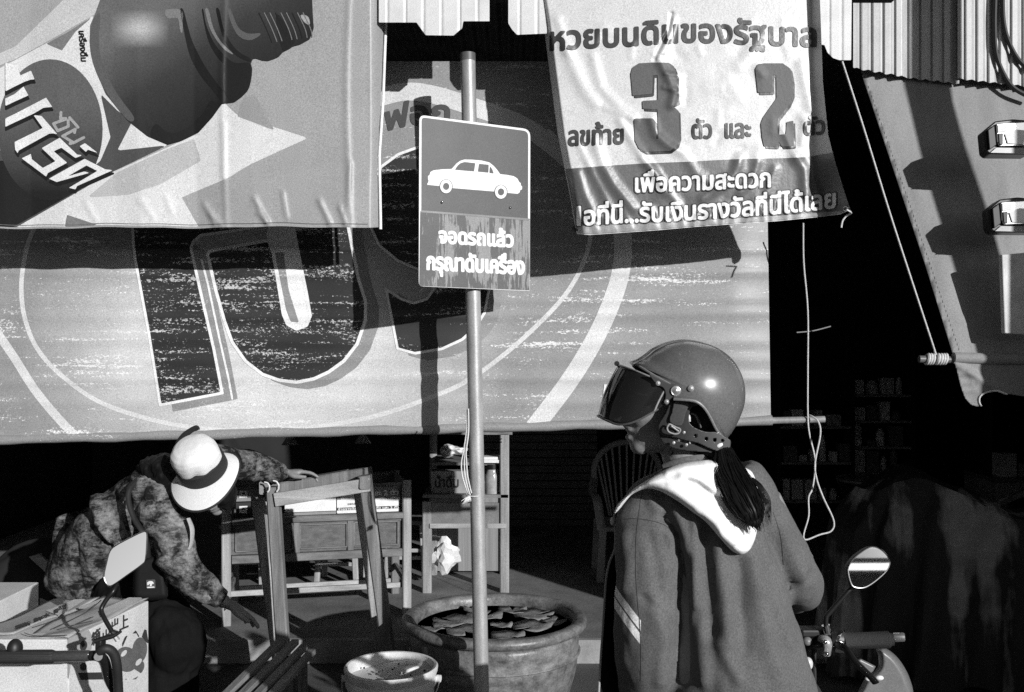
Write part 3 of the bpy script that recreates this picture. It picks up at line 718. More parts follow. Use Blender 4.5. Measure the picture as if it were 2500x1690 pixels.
tag(bd.obj('pale_board', M('board_white', .6, rough=.6), None, W(2500, 820, 3.98), bevel=.004), 'pale blank board hanging below the lamps at the right edge', 'board')

# utility pole standing outside the view, whose shadow crosses the awning
up = thing('utility_pole', 'round concrete utility pole on the pavement whose long arms carry the two lamps', 'utility pole', (3.124, 2.6, 0))
MB().tube([(3.124, 2.6, 0), (3.124, 2.6, 3.0), (3.124, 2.6, 7.5)], [.10, .088, .08], 20).obj('shaft', conc, up, smooth=True)
for a_ in (W(2470, 345, 4.02), W(2480, 540, 4.02), W(2520, 700, 4.0)):
    MB().tube([Vector((3.124, 2.6, a_.z+.06)), Vector((2.6, 3.3, a_.z+.04)), a_], .011, 10, sub=3).obj('bracket_arm', dark_metal, up, smooth=True)

# unseen wall added on the right to keep sun off the shop interior
nw = thing('shade_wall', 'plastered boundary wall standing beside the pavement right of the stall', 'wall', (5.6, 2.3, 0))
MB().box((5.75, 2.3, 1.2), (4.5, .14, 2.4)).obj('wall', conc, nw)
MB().box((5.75, 2.3, 2.44), (4.6, .22, .08)).obj('coping', conc, nw)

# shop row on the other side of the street, seen only in the mirrors
opp = thing('opposite_shop', 'plain shop row across the street, behind the viewer', 'building', (2, -15, 0))
owm = M('opposite_wall', .3, rough=.8, var=.2)
MB().box((2, -16.5, 1.7), (34, 3, 3.4)).obj('wall', owm, opp)
MB().prism([(-15.5, -14.1, 3.42), (19.5, -14.1, 3.42), (19.5, -18.5, 4.3), (-15.5, -18.5, 4.3)], (0, 0, .1)).obj('roof', tin, opp)
for k in range(9):
    MB().box((-12.5+k*3.6, -14.98, 1.25), (2.5, .06, 2.5)).obj('door', dwall, opp)
    MB().box((-12.5+k*3.6, -14.5, 2.75), (3.0, 1.0, .06)).obj('canopy', ft, opp)
# ================================================================== parking sign on its pole
sgn = thing('parking_sign', 'blue-grey parking sign with a white car on a steel pole', 'sign', W(1180, 1880, 3.84))
SL_ = W(1025, 491, 3.69); SR_ = W(1292, 512, 3.93)
sn = Vector((.242, -.418, 0)).normalized(); sp0 = SL_.copy()
EYE = Vector((0, 0, CH))
def sgn_s(P, off):
    o = []
    for p in np.asarray(P, float):
        r = W(p[0], p[1], 1)-EYE; t = (sp0-EYE).dot(sn)/r.dot(sn)
        o.append(EYE+r*t+sn*off)
    return o
def rrect(c, corners, r):
    """rounded quad from its four corners (clockwise from top left)"""
    o = []; n = 4; cs = [Vector((x, y)) for x, y in T(c, corners)]; k = CROP[c][2]
    for i in range(4):
        p, a, b = cs[i], cs[i-1], cs[(i+1) % 4]; rr = r[i]*k
        p0 = p+(a-p).normalized()*rr; p1 = p+(b-p).normalized()*rr
        for t in [j/8 for j in range(9)]: o.append(tuple((1-t)**2*p0+2*t*(1-t)*p+t*t*p1))
    return o
sg_face = M('sign_face', .082, rough=.42, var=.10, vs=12, grain=.30, gs=260); sg_wh = M('sign_white', .74, rough=.4, var=.05, grain=.16)
def flake(nt):
    a = nz(nt, 1, (90, 90, 9), 4, .7); b_ = nz(nt, 7, (1.6, 1.6, .6), 3, .6, seed=3)
    return ramp(nt, mth(nt, 'ADD', mth(nt, 'MULTIPLY', a, .85), mth(nt, 'MULTIPLY', b_, 1.0)), .955, .985)
sg_low = M('sign_flaking_plate', .085, rough=.55, var=.1, worn=(.24, flake), grain=.3)
outl = rrect('7', [(143, 100), (1030, 216), (1026, 1508), (138, 1470)], [50, 60, 8, 40])
vs, fs, _ = march(lambda P: sdf(P, [outl]), *bounds([outl], 3), 3)
n = len(vs); A_ = sgn_s(vs, 0); B_ = sgn_s(vs, -.003)
MB().prism(sgn_s(outl, -.003), sn*.003).obj('plate', galv, sgn)
layer('border', [outl], sg_wh, sgn_s, .0006, sgn, 3, thr=.3)
low = [T('7', [(150, 872), (1024, 938), (1022, 1502), (142, 1466)])]
layer('face', [outl], sg_face, sgn_s, .0014, sgn, 3, thr=5.5)
layer('lower_plate', [outl], sg_low, sgn_s, .0024, sgn, 3, thr=.8, clip=low)
stroke('plate_edge', [T('7', [(158, 872), (1016, 937)])], 5, M('edge_grey', .2, rough=.5), sgn_s, .0034, sgn, 2)
CAR = [(203, 660), (205, 648), (213, 640), (215, 622), (210, 615), (211, 588), (222, 583), (230, 557), (255, 544), (320, 536), (400, 533), (420, 510), (440, 488), (468, 468), (500, 458), (560, 459), (640, 466), (700, 481), (735, 508), (765, 543), (787, 575), (840, 580), (895, 591), (925, 610), (940, 640), (952, 645), (952, 665), (963, 670), (961, 698), (947, 702), (942, 722), (925, 732), (840, 724), (745, 714), (405, 686), (300, 669)]
layer('car_symbol', [T('7', CAR)], sg_wh, sgn_s, .0022, sgn, 1.5)
for q in ([(425, 540), (448, 505), (470, 487), (502, 478), (588, 487), (578, 553)], [(608, 555), (618, 492), (695, 500), (692, 563)], [(700, 565), (705, 510), (724, 538), (735, 570)]):
    layer('car_window', [T('7', q)], sg_face, sgn_s, .0028, sgn, 1.2)
def circ7(cx_, cy_, rx, ry): return [T('7', [(cx_+rx*math.cos(t), cy_+ry*math.sin(t)) for t in [2*math.pi*i/40 for i in range(40)]])]
for cx_, cy_ in ((354, 673), (792, 717)):
    layer('car_wheel', circ7(cx_, cy_, 53, 58), sg_face, sgn_s, .0028, sgn, 1.2)
    layer('car_wheel', circ7(cx_, cy_, 47, 54), sg_wh, sgn_s, .0034, sgn, 1.2)
    layer('car_wheel', circ7(cx_, cy_, 25, 28), sg_face, sgn_s, .0040, sgn, 1.2)
for x, y in ((319, 800), (866, 842)):
    p = Vector(sgn_s(T('7', [(x, y)]), .004)[0])
    MB().ell(p, .0052, .0052, .0052).obj('bolt', chrome, sgn, smooth=True)
def st_(s, x0, x1, y0, y1, h, thr):
    b_ = lin(*T('7', [(x0, y0)])[0], *T('7', [(x1, y1)])[0])
    X0 = 980+x0*.3056; X1 = 980+x1*.3056
    layer('lettering', text_loops(s, X0, X1, b_, h*.3056), sg_wh, sgn_s, .0034, sgn, 1.5, thr=thr)
st_('จอดรถแล้ว', 300, 888, 1122, 1156, 92, -2.2)
st_('กรุณาดับเครื่อง', 203, 976, 1334, 1374, 100, -2.4)
pm = M('pole_steel', .36, rough=.45, metal=.25, var=.3, vs=10, vec=(3, 3, .6), bump=.05, bs=70)
MB().tube([W(1180, 1880, 3.86), W(1142, 132, 3.86)], .0297, 24).obj('pole', pm, sgn, smooth=True)
MB().tube([W(1142.4, 150, 3.86), W(1142, 131, 3.86)], .0305, 24).obj('pole_cap', M('pole_cap', .09, rough=.5), sgn, smooth=True)
# plastic string tied round the pole
ts = thing('plastic_string', 'white plastic string hanging loose from the sign pole with a frayed end', 'string', W(1138, 1225, 3.82))
tb = MB()
for k in range(3):
    j = [(-2, 0), (2, 3), (5, -2)][k]
    tb.tube([W(x+j[0]*w, y+j[1], 3.82-.004*k) for x, y, w in ((1141, 1000, .5), (1140, 1055, .8), (1133, 1105, 1.0), (1130, 1130, 1.8), (1132, 1160, 1.8), (1140, 1190, 1.4), (1146, 1206, 1))], .0026, 6, sub=5)
for k in range(9): tb.tube([W(1146, 1212, 3.80), W(1137+k*1.5, 1216+k % 3, 3.795), W(1126+k*3, 1224+(k*7) % 8, 3.79)], [.0032, .002, .0008], 5)
tb.obj('strands', M('string_white', .7, rough=.5, var=.1), ts, smooth=True)
MB().tube([W(1158, 1207, 3.86)+Vector((.032*math.cos(t), .032*math.sin(t), .004*math.sin(t))) for t in [i*2*math.pi/20 for i in range(21)]], .003, 6).obj('tie', rope_m, ts, smooth=True)

# ================================================================== lotus pot
PC = Vector(((1208-1250)/F*4.4, 4.4, 0)); PR = .417; PZ = CH-.2695*4.4
pot = thing('lotus_pot', 'big round glazed pot with a wide lip, full of water and lily pads', 'pot', PC)
def glaze(nt):
    a = nz(nt, 6, (1, 1, 2.2), 5, .7); b_ = nz(nt, 26, None, 4, .7, seed=2)
    v = mth(nt, 'ADD', mth(nt, 'MULTIPLY', a, .75), mth(nt, 'MULTIPLY', b_, .35))
    return ramp(nt, v, .38, .78, .04, .30)
gl = M('pot_glaze', .2, rough=.42, spec=.6, var=.2, grain=.3, gs=160, fn=glaze, bump=.25, bs=45)
prof = [(.0, .006), (.28, .0), (.295, .03), (.335, .12), (.365, .22), (.380, .31), (.384, PZ-.085), (.380, PZ-.062), (.372, PZ-.052), (.400, PZ-.046), (.415, PZ-.034), (.418, PZ-.018), (.410, PZ-.004), (.395, PZ), (.372, PZ-.002), (.358, PZ-.014), (.352, PZ-.04), (.350, PZ-.10), (.33, PZ-.2), (0, PZ-.22)]
pp, _ = smooth_path([Vector((r, z, 0)) for r, z in prof], [1]*len(prof), 3)
MB().lathe([(max(0, p.x), p.y) for p in pp], PC, 96, wob=lambda th, z: .006*math.sin(3*th+1)+.004*math.sin(7*th+z*20)).obj('body', gl, pot, smooth=True)
MB().lathe([(.3815+.0*0, PZ-.16), (.3870, PZ-.155), (.3870, PZ-.150), (.3815, PZ-.145)], PC, 72).obj('band', gl, pot, smooth=True)
wat = M('dark_water', .012, rough=.06, spec=.8, var=0, grain=0, bump=.03, bs=30)
MB().lathe([(0, PZ-.052), (.353, PZ-.052)], PC, 64).obj('water', wat, pot, smooth=True)
pad_m = M('lily_pad_green', .23, rough=.4, var=.35, vs=30, grain=.3, bump=.3, bs=90)
random.seed(21)
def pad(x, y, r, rot, tilt, label):
    c = PC+Vector((x, y, PZ-.047)); b_ = MB(); n = 30; vs = [c+Vector((0, 0, .001))]; fs = []
    for q in (.5, 1.):
        for i in range(n+1):
            th = rot+.22+(2*math.pi-.44)*i/n
            rr = r*q*(1+.03*math.sin(5*th)+.02*math.sin(9*th+x*40)); v = Vector((rr*math.cos(th), rr*math.sin(th), 0))
            vs.append(c+v+Vector((0, 0, .002+v.x*tilt*.35+(.005*math.sin(3*th+x*9)+.004*math.sin(5*th)+.004 if q == 1. else 0))))
    for i in range(n):
        fs.append((0, 1+i, 2+i)); fs.append((1+i, n+2+i, n+3+i, 2+i))
    b_.add(vs, fs)
    o = b_.obj('lily_pad', pad_m, None, c, smooth=True, solid=.0012)
    tag(o, label, 'lily pad', 'lily pads floating in the pot')
pad(-.19, .05, .095, 2.5, .03, 'large lily pad by the left rim, left of the sign pole')
pad(-.05, .14, .085, 1.0, .02, 'lily pad at the back of the pot, half behind the sign pole')
pad(.18, .16, .095, .4, .05, 'large lily pad at the back right of the pot')
pad(.17, -.03, .092, 4.0, .10, 'lily pad with a raised edge right of the middle of the pot')
pad(-.13, -.10, .085, 5.0, .12, 'curled lily pad left of the pole, nearest the front rim')
pad(.03, -.02, .05, 3.4, .05, 'smallest lily pad, just right of the sign pole')
pad(-.27, -.06, .06, 2.0, .02, 'small lily pad tucked against the front left inside of the pot')
pad(.08, .24, .07, 1.6, .02, 'lily pad touching the far inside wall of the pot')
pad(.27, .05, .06, .9, .03, 'lily pad close to the right inside wall of the pot')
pad(-.10, .26, .055, 2.2, .02, 'small lily pad at the back left inside wall of the pot')
pad(.06, -.18, .075, 5.6, .05, 'lily pad just inside the front lip, right of the sign pole')

# ================================================================== bucket
BC = Vector(((955-1250)/F*3.78, 3.78, 0)); BZ = CH-.3215*3.78; BR = .176
buc = thing('paint_bucket', 'whitish plastic bucket with dirt on the pale sand inside', 'bucket', BC)
pl = M('bucket_plastic', .62, rough=.45, var=.18, vs=14, grain=.25, bump=.05, bs=50)
prof = [(0, 0), (.140, 0), (.146, .01), (BR-.008, BZ-.075), (BR, BZ-.07), (BR, BZ-.045), (BR-.003, BZ-.04), (BR+.004, BZ-.022), (BR+.006, BZ-.006), (BR, BZ), (BR-.008, BZ-.002), (BR-.010, BZ-.02), (BR-.014, BZ-.10), (0, BZ-.10)]
MB().lathe(prof, BC, 64).obj('tub', pl, buc, smooth=True)
sandm = M('pale_sand', .58, rough=.9, var=.2, vs=10, worn=(.10, lambda nt: ramp(nt, nz(nt, 30, None, 3, .6), .66, .70)), grain=.3)
MB().grid(lambda u, v: BC+Vector(((BR-.013)*v*math.cos(u*2*math.pi), (BR-.013)*v*math.sin(u*2*math.pi), BZ-.045+.012*math.sin(u*13)*v+.01*v*math.sin(u*6.28)-.012*(1-v))), 40, 10).obj('sand', sandm, buc, smooth=True)
dirt = M('dark_dirt', .03, rough=.95, var=.4, vs=60)
dm_ = MB()
random.seed(4)
for k in range(16): dm_.ell(BC+Vector((random.uniform(-.07, .02), random.uniform(-.13, -.09), BZ-.034+random.uniform(0, .008))), random.uniform(.008, .02), random.uniform(.008, .014), random.uniform(.006, .012), nu=8, nv=6)
dm_.obj('dirt', dirt, buc, smooth=True)
dk = MB()
for k in range(14):
    a, r = random.uniform(0, 6.28), random.uniform(.03, .14); dk.ell(BC+Vector((r*math.cos(a), r*math.sin(a), BZ-.036)), *[random.uniform(.003, .006)]*2, .004, nu=7, nv=5)
cr_o = dk.obj('crumbs', dirt, buc, smooth=True); cr_o['kind'] = 'stuff'
MB().beam(BC+Vector((.045, .005, BZ-.026)), BC+Vector((.10, .03, BZ-.012)), .03, .012).obj('scraper', white_paint, buc, bevel=.003)
lug = MB()
for s_ in (-1, 1): lug.tube([BC+Vector((s_*(BR+.002), 0, BZ-.052)), BC+Vector((s_*(BR+.016), -.004, BZ-.052))], .014, 12)
lug.obj('handle_lug', pl, buc, smooth=True)
MB().tube([BC+Vector((-(BR+.013)*math.cos(t), -(BR+.02)*math.sin(t), BZ-.055-.10*math.sin(t))) for t in [i*math.pi/16 for i in range(17)]], .0025, 6).obj('handle', galv, buc, smooth=True)

# ================================================================== wooden trestle held by the woman
wd1 = wood('weathered_wood', .17, 2); wd2 = wood('weathered_wood_rail', .24, 0); wd3 = wood('pale_wood', .36, 0); wdl = wood('pale_wood_upright', .33, 2)
TB = lambda x, y, d: W(500+.4264*x, 1020+.4264*y, d)
tre = thing('wooden_trestle', 'tall weathered wooden trestle frame the bending woman is holding', 'trestle', Vector((-.86, 4.55, 0)))
def leg_to_ground(x0, y0, x1, y1, d):
    a, c = TB(x0, y0, d), TB(x1, y1, d); t = a.z/(a.z-c.z); return a, a+(c-a)*t
for (x0, y0, x1, y1, d, w_) in ((297, 400, 402, 1200, 4.72, .052), (390, 395, 447, 1290, 4.5, .056), (915, 330, 1052, 1330, 4.5, .058), (884, 400, 985, 1130, 4.74, .05)):
    a, c = leg_to_ground(x0, y0, x1, y1, d)
    MB().beam(a, c, w_, .075 if d > 4.6 else .06, up=(0, 1, 0)).obj('leg', wd1 if d < 4.6 else wdl, tre)
MB().beam(TB(300, 425, 4.6), TB(820, 332, 4.6), .085, .055).obj('top_rail', wd1, tre)
MB().beam(TB(818, 332, 4.6), TB(945, 312, 4.58), .075, .05).obj('top_rail', wd1, tre)
MB().beam(TB(402, 470, 4.465), TB(948, 382, 4.465), .02, .062).obj('cross_rail', wd3, tre)
MB().beam(TB(340, 402, 4.5), TB(340, 402, 4.74), .045, .06).obj('cross_rail', wd1, tre)
MB().beam(TB(918, 375, 4.45), TB(918, 385, 4.78), .05, .055).obj('cross_rail', wd1, tre)
MB().beam(TB(905, 318, 4.56), TB(905, 360, 4.6), .035, .03, up=(0, 1, 0)).obj('peg', wd1, tre)
bx = MB()
for (x, y, r) in ((395, 395, .02), (345, 400, .018)):
    c = TB(x, y, 4.455); bx.tube([c+Vector((r*1.2*math.cos(t), 0, r*math.sin(t)*1.4)) for t in [-1.0, -.4, .3, 1.0, 1.7]], .004, 6)
bx.obj('strapping', M('strapping_white', .6, rough=.5), tre, smooth=True)

# low slatted rack in the foreground
rk = thing('slatted_rack', 'low slatted wooden rack in the shade beside the white bucket', 'rack', Vector((-.93, 3.5, 0)))
for k, (xa, xb, zb) in enumerate(((-1.03, -.956, .453), (-.975, -.905, .44), (-.92, -.868, .42), (-.87, -.835, .40))):
    MB().beam((xa, 3.25, .43), (xb, 4.06, zb), .032, .024).obj('slat', wood('rack_slat', .20, 1), rk)
for y in (3.35, 3.95): MB().beam((-1.04+.08*(y > 3.6), y, .403), (-.84, y, .393), .035, .03).obj('crossbar', wd1, rk)
for y in (3.35, 3.95):
    for x in (-1.01+.06*(y > 3.6), -.85): MB().beam((x, y, .39), (x, y, 0), .035, .035, up=(0, 1, 0)).obj('leg', wd1, rk)

# ================================================================== lottery desk
desk = thing('wooden_desk', 'low wooden ticket desk with panelled front and papers lit by the sun', 'desk', Vector((-1.05, 5.75, .12)))
dL, dR = Vector((-1.60, 5.45, 0)), Vector((-.615, 5.68, 0)); du = (dR-dL).normalized(); dv = Vector((-du.y, du.x, 0))
dw = (dR-dL).length
def D(u, v, z): return dL+du*(u*dw)+dv*v+Vector((0, 0, z))
wp = wood('desk_wood', .15, 2); wph = wood('desk_wood_rail', .15, 0); wpp = M('desk_panel', .10, rough=.65, var=.4, vs=22, vec=(1, 1, 2), grain=.4, bump=.15, bs=120)
for u, v in ((.0, 0), (1., 0), (.02, .52), (.99, .52)):
    MB().beam(D(u, v, .905 if v == 0 and u else .9), D(u, v, .12), .048, .05, up=du).obj('leg', wdl if v == 0 else wp, desk)
def dbeam(name, u0, u1, v0, v1, z, w_, h, m_): MB().beam(D(u0, v0, z), D(u1, v1, z), w_, h).obj(name, m_, desk)
dbeam('ledge', .03, .98, -.004, -.004, .700, .035, .035, wph)
dbeam('rail', .03, .98, 0, 0, .485, .03, .045, wph)
dbeam('stretcher', .0, 1., 0.02, 0.02, .29, .02, .03, wd3)
dbeam('stretcher', 0, .02, .03, .5, .27, .02, .03, wd1); dbeam('stretcher', 1., .99, .03, .5, .30, .02, .035, wd1)
dbeam('stretcher', .03, .98, .52, .52, .20, .02, .03, wd3)
dbeam('top_rail', .03, .98, .0, .0, .885, .02, .016, wph)
MB().prism([D(.02, .01, .51), D(.98, .01, .51), D(.98, .01, .685), D(.02, .01, .685)], dv*.012).obj('front_panel', wpp, desk)
for u0, u1 in ((.05, .36), (.40, .66), (.70, .95)):
    fr = MB()
    for a, c in (((u0, .53), (u1, .53)), ((u0, .665), (u1, .665)), ((u0, .53), (u0, .665)), ((u1, .53), (u1, .665))):
        fr.beam(D(a[0], .003, a[1]), D(c[0], .003, c[1]), .008, .012, up=dv)
    fr.obj('panel_moulding', wph, desk)
for u in (.38, .68): MB().beam(D(u, .0, .51), D(u, .0, .68), .035, .014, up=dv).obj('stile', wp, desk)
MB().prism([D(1.0, .03, .50), D(.99, .50, .50), D(.99, .50, .90), D(1.0, .03, .90)], du*-.012).obj('side_panel', M('desk_side', .34, rough=.7, var=.3, vs=9, grain=.3), desk)
MB().prism([D(.02, .45, .5), D(.98, .45, .5), D(.98, .45, .9), D(.02, .45, .9)], dv*.012).obj('back_panel', wpp, desk)
MB().prism([D(.02, .0, .680), D(.98, .0, .680), D(.98, .5, .680), D(.02, .5, .680)], Vector((0, 0, -.012))).obj('shelf', wpp, desk)
paper = M('paper', .72, rough=.6, var=.12, vs=10); ink = M('paper_ink', .03, rough=.7); pgrey = M('paper_grey', .22, rough=.6, var=.2)
def on_desk(u0, u1, z0, z1, v, m_, nm): return MB().prism([D(u0, v, z0), D(u1, v, z0), D(u1, v, z1), D(u0, v, z1)], dv*.004).obj(nm, m_, None, D((u0+u1)/2, v, z0))
tag(on_desk(.315, .60, .735, .86, .03, paper, 'blank_paper'), 'blank white sheet standing on the desk ledge beside the lottery poster', 'paper')
tag(on_desk(.30, .60, .718, .733, .02, M('box_edge', .25, rough=.6), 'flat_box'), 'flat grey box lying under the blank white sheet on the desk', 'box')
pos = thing('lottery_poster', 'small lottery poster standing at the right end of the wooden desk', 'poster', D(.79, .03, .72))
MB().prism([D(.605, .03, .718), D(.965, .03, .718), D(.965, .03, .885), D(.605, .03, .885)], dv*.004).obj('sheet', pgrey, pos)
def pos_s(P, off):
    return [D(.605+.36*p[0]/360, .03-off, .718+.167*(1-p[1]/167)) for p in np.asarray(P, float)]
layer('print', [[(0, 88), (230, 88), (260, 78), (290, 92), (320, 78), (360, 86), (360, 167), (0, 167)]], paper, pos_s, .001, pos, 4)
layer('print', [[(20, 40), (130, 36), (150, 88), (20, 88)]], paper, pos_s, .001, pos, 4)
layer('print', [[(0, 134), (360, 134), (360, 150), (0, 150)]], ink, pos_s, .0016, pos, 4)
layer('lettering', text_loops('จ่ายรางวัลเลขท้าย 3 ตัว และ 2 ตัว', 6, 352, lambda x: 148, 9), paper, pos_s, .0022, pos, 1.5, thr=-.5)
layer('lettering', text_loops('และ 2 ตัว', 190, 350, lambda x: 70, 22), paper, pos_s, .0016, pos, 2, thr=-2)
layer('lettering', text_loops('จำหน่าย', 200, 320, lambda x: 22, 14), ink, pos_s, .0016, pos, 2, thr=-1)
layer('lettering', text_loops('ยอดเยี่ยม', 60, 130, lambda x: 120, 10), ink, pos_s, .0016, pos, 2, thr=-.5)
for k, (z0, lab_) in enumerate(((.808, 'upper small card with a camera-like picture left on the desk'), (.722, 'lower black card with a white picture left on the desk'))):
    c_ = thing('picture_card', lab_, 'card', D(.09, .02, z0), 'picture cards on the desk')
    MB().prism([D(.05, .02, z0), D(.13, .02, z0), D(.13, .02, z0+.08), D(.05, .02, z0+.08)], dv*.004).obj('card', black if k else pgrey, c_)
    MB().prism([D(.068, .018, z0+.02), D(.11, .018, z0+.02), D(.112, .018, z0+.06), D(.068, .018, z0+.06)], dv*.0015).obj('picture', paper, c_)
    MB().prism([D(.083, .0165, z0+.04), D(.098, .0165, z0+.04), D(.098, .0165, z0+.05), D(.083, .0165, z0+.05)], dv*.001).obj('picture', black, c_)
tag(on_desk(.14, .27, .722, .80, .03, paper, 'white_box'), 'white box on the desk behind the trestle leg', 'box')
# stools seen under the desk
def stool(x, y, h, label):
    t = thing('wooden_stool', label, 'stool', Vector((x, y, .12)), 'stools under the desk')
    MB().box((x, y, h), (.30, .30, .03)).obj('seat', wp, t, bevel=.006)
    for sx in (-1, 1):
        for sy in (-1, 1):
            MB().beam((x+sx*.11, y+sy*.11, h-.012), (x+sx*.13, y+sy*.13, .12), .035, .035, up=(0, 1, 0)).obj('leg', wdl, t)
    for sy in (-1, 1): MB().beam((x-.12, y+sy*.12, .26), (x+.12, y+sy*.12, .26), .02, .025).obj('stretcher', wd3, t)
stool(-1.78, 6.55, .50, 'wooden stool in the shade under the left end of the desk')
stool(-1.15, 6.5, .48, 'wooden stool under the middle of the desk')
stool(-.72, 6.7, .50, 'wooden stool under the right end of the desk')
bowl = M('steel_bowl', .7, rough=.15, metal=1, grain=0)
for k, (x, y) in enumerate(((-1.30, 6.3), (-1.16, 6.34))):
    o = MB().lathe([(0, .0), (.035, 0), (.06, .03), (.07, .05), (.066, .05), (.055, .032), (0, .012)], (x, y, .48+.028), 24).obj('steel_bowl', bowl, None, (x, y, .5), smooth=True)
    tag(o, ('left', 'right')[k]+' of two shiny steel bowls under the desk', 'bowl', 'steel bowls')

# ================================================================== narrow cabinet stand
TC = lambda x, y, d: W(900+.4264*x, 1020+.4264*y, d)
cab = thing('wooden_stand', 'narrow wooden display stand with an open shelf, behind the sign pole', 'stand', Vector((-.32, 6.3, .12)))
cx0, cx1, cy = TC(335, 600, 6.2).x, TC(778, 600, 6.2).x, 6.2
gw = wood('grey_wood', .26, 2); gwp = M('grey_board', .17, rough=.7, var=.3, vs=10, grain=.35)
for x in (cx0, cx1):
    MB().beam((x, cy, 1.13 if x == cx1 else .70), (x, cy, .12), .058, .05, up=(0, 1, 0)).obj('leg', gw, cab)
    MB().beam((x, cy+.5, 1.13), (x, cy+.5, .12), .05, .05, up=(0, 1, 0)).obj('leg', gw, cab)
MB().beam((cx0+.02, cy-.03, .548), (cx1+.01, cy-.03, .548), .012, .03).obj('rail', wd3, cab)
MB().box(((cx0+cx1)/2, cy+.0, .625), (cx1-cx0-.06, .02, .13)).obj('apron', gwp, cab)
MB().box(((cx0+cx1)/2, cy+.25, .735), (cx1-cx0+.05, .55, .02)).obj('shelf', gwp, cab)
MB().box(((cx0+cx1)/2+.02, cy+.25, .935), (cx1-cx0-.02, .45, .018)).obj('shelf', gwp, cab)
MB().box(((cx0+cx1)/2+.02, cy+.25, 1.135), (cx1-cx0+.06, .55, .018)).obj('top', gwp, cab)
MB().box(((cx0+cx1)/2, cy+.52, .45), (cx1-cx0-.05, .01, .62)).obj('back_board', M('ribbed_board', .22, rough=.6, var=.3, vs=1, vec=(60, 1, 1)), cab)
for i in range(4): MB().tube([(cx1-.02+.0, cy-.03, 1.10-.02*(i % 2)), (cx1-.02, cy-.036, 1.10-.02*(i % 2))], .004, 8).obj('screw', chrome, cab)
ct = thing('small_carton', 'grey cardboard carton with print, on the shelf of the narrow stand', 'box', TC(465, 450, 6.3))
MB().box(TC(465, 372, 6.32), (.235, .14, .165)).obj('box', M('carton_grey', .28, rough=.8, var=.25, vs=12), ct, bevel=.003)
def ct_s(P, off):
    c = TC(465, 372, 6.32); return [c+Vector((p[0], -.0715-off, -p[1])) for p in np.asarray(P, float)]
layer('lettering', text_loops('น้ำดื่ม', -.09, .06, lambda x: .02, .05), ink, ct_s, .001, ct, .004, thr=-.002)
jar = thing('glass_jar', 'clear jar with a pale label beside the carton on the stand', 'jar', TC(708, 445, 6.25))
MB().lathe([(0, 0), (.045, 0), (.048, .01), (.048, .13), (.04, .15), (.036, .165), (.036, .175)], TC(708, 446, 6.25), 28).obj('body', M('jar_plastic', .35, rough=.12, spec=.8, var=.3, vs=20), jar, smooth=True)
MB().lathe([(.041, 0), (.041, .03), (0, .03)], TC(708, 446, 6.25)+Vector((0, 0, .172)), 28).obj('lid', dark_metal, jar, smooth=True)
tag(MB().box(TC(700, 245, 6.25), (.11, .12, .02)).box(TC(702, 228, 6.25), (.10, .10, .018)).obj('book_stack', paper, None, TC(700, 262, 6.25), bevel=.003), 'two pale boxes stacked on the upper shelf right of the pole', 'boxes')
cr = MB(); random.seed(9)
def crumple(c, sx, sy, sz, name, label, cat, m_, seed, loc):
    rnd = random.Random(seed); b_ = bmesh.new(); bmesh.ops.create_icosphere(b_, subdivisions=3, radius=1)
    for v in b_.verts:
        k = 1+.22*math.sin(v.co.x*5+seed)+.18*math.sin(v.co.y*7+v.co.z*6+seed*2)+rnd.uniform(-.10, .10)
        v.co = Vector((v.co.x*sx*k, v.co.y*sy*k, v.co.z*sz*k))
    m2 = MB(); m2.add([Vector(c)+v.co for v in b_.verts], [tuple(v.index for v in f.verts) for f in b_.faces]); b_.free()
    return tag(m2.obj(name, m_, None, loc), label, cat)
bagm = M('bag_plastic', .66, rough=.3, var=.15, vs=20, spec=.6)
crumple(TC(470, 190, 6.35), .085, .07, .035, 'crumpled_bag', 'crumpled pale bag on the upper shelf of the narrow stand', 'bag', bagm, 3, TC(470, 215, 6.35))
crumple(TC(440, 790, 6.28), .088, .05, .10, 'plastic_bag', 'white plastic bag under the narrow stand', 'bag', bagm, 8, TC(440, 910, 6.28))

# ================================================================== plastic chair in the dark
TD = lambda x, y, d: W(1380+.3819*x, 800+.3819*y, d)
ch = thing('plastic_chair', 'plastic garden armchair with fanned back slats in the dark behind the rider', 'chair', Vector((.72, 6.9, .12)))
pc = M('chair_plastic', .22, rough=.5, var=.1)
cd = 6.9; ccx = TD(395, 950, cd)
top = [ccx+Vector((.235*math.cos(t), .02*math.sin(t), .03+.21*math.sin(t))) for t in [math.pi*1.08-math.pi*1.16*i/24 for i in range(25)]]
MB().tube(top, (.022, .014), 8).obj('back_frame', pc, ch, smooth=True)
for i in range(11):
    t = math.pi*(.10+.80*i/10); a = ccx+Vector((.22*math.cos(t), .015, .03+.20*math.sin(t))); c = ccx+Vector((.13*math.cos(t), 0, -.28))
    MB().beam(a, c, .014, .008, up=(0, 1, 0)).obj('back_slat', pc, ch)
MB().box(ccx+Vector((0, -.22, -.30)), (.44, .44, .03)).obj('seat', pc, ch, bevel=.012)
for sx in (-1, 1):
    MB().tube([ccx+Vector((sx*.235, 0, -.02)), ccx+Vector((sx*.26, -.2, -.09)), ccx+Vector((sx*.25, -.42, -.10)), ccx+Vector((sx*.22, -.43, -.3))], (.03, .014), 8, sub=5).obj('armrest', pc, ch, smooth=True)
    for sy in (0, -.42):
        c = ccx+Vector((sx*.21, sy, -.3)); MB().beam(c, Vector((c.x+sx*.02, c.y, .12)), .05, .04, up=(0, 1, 0)).obj('leg', pc, ch)

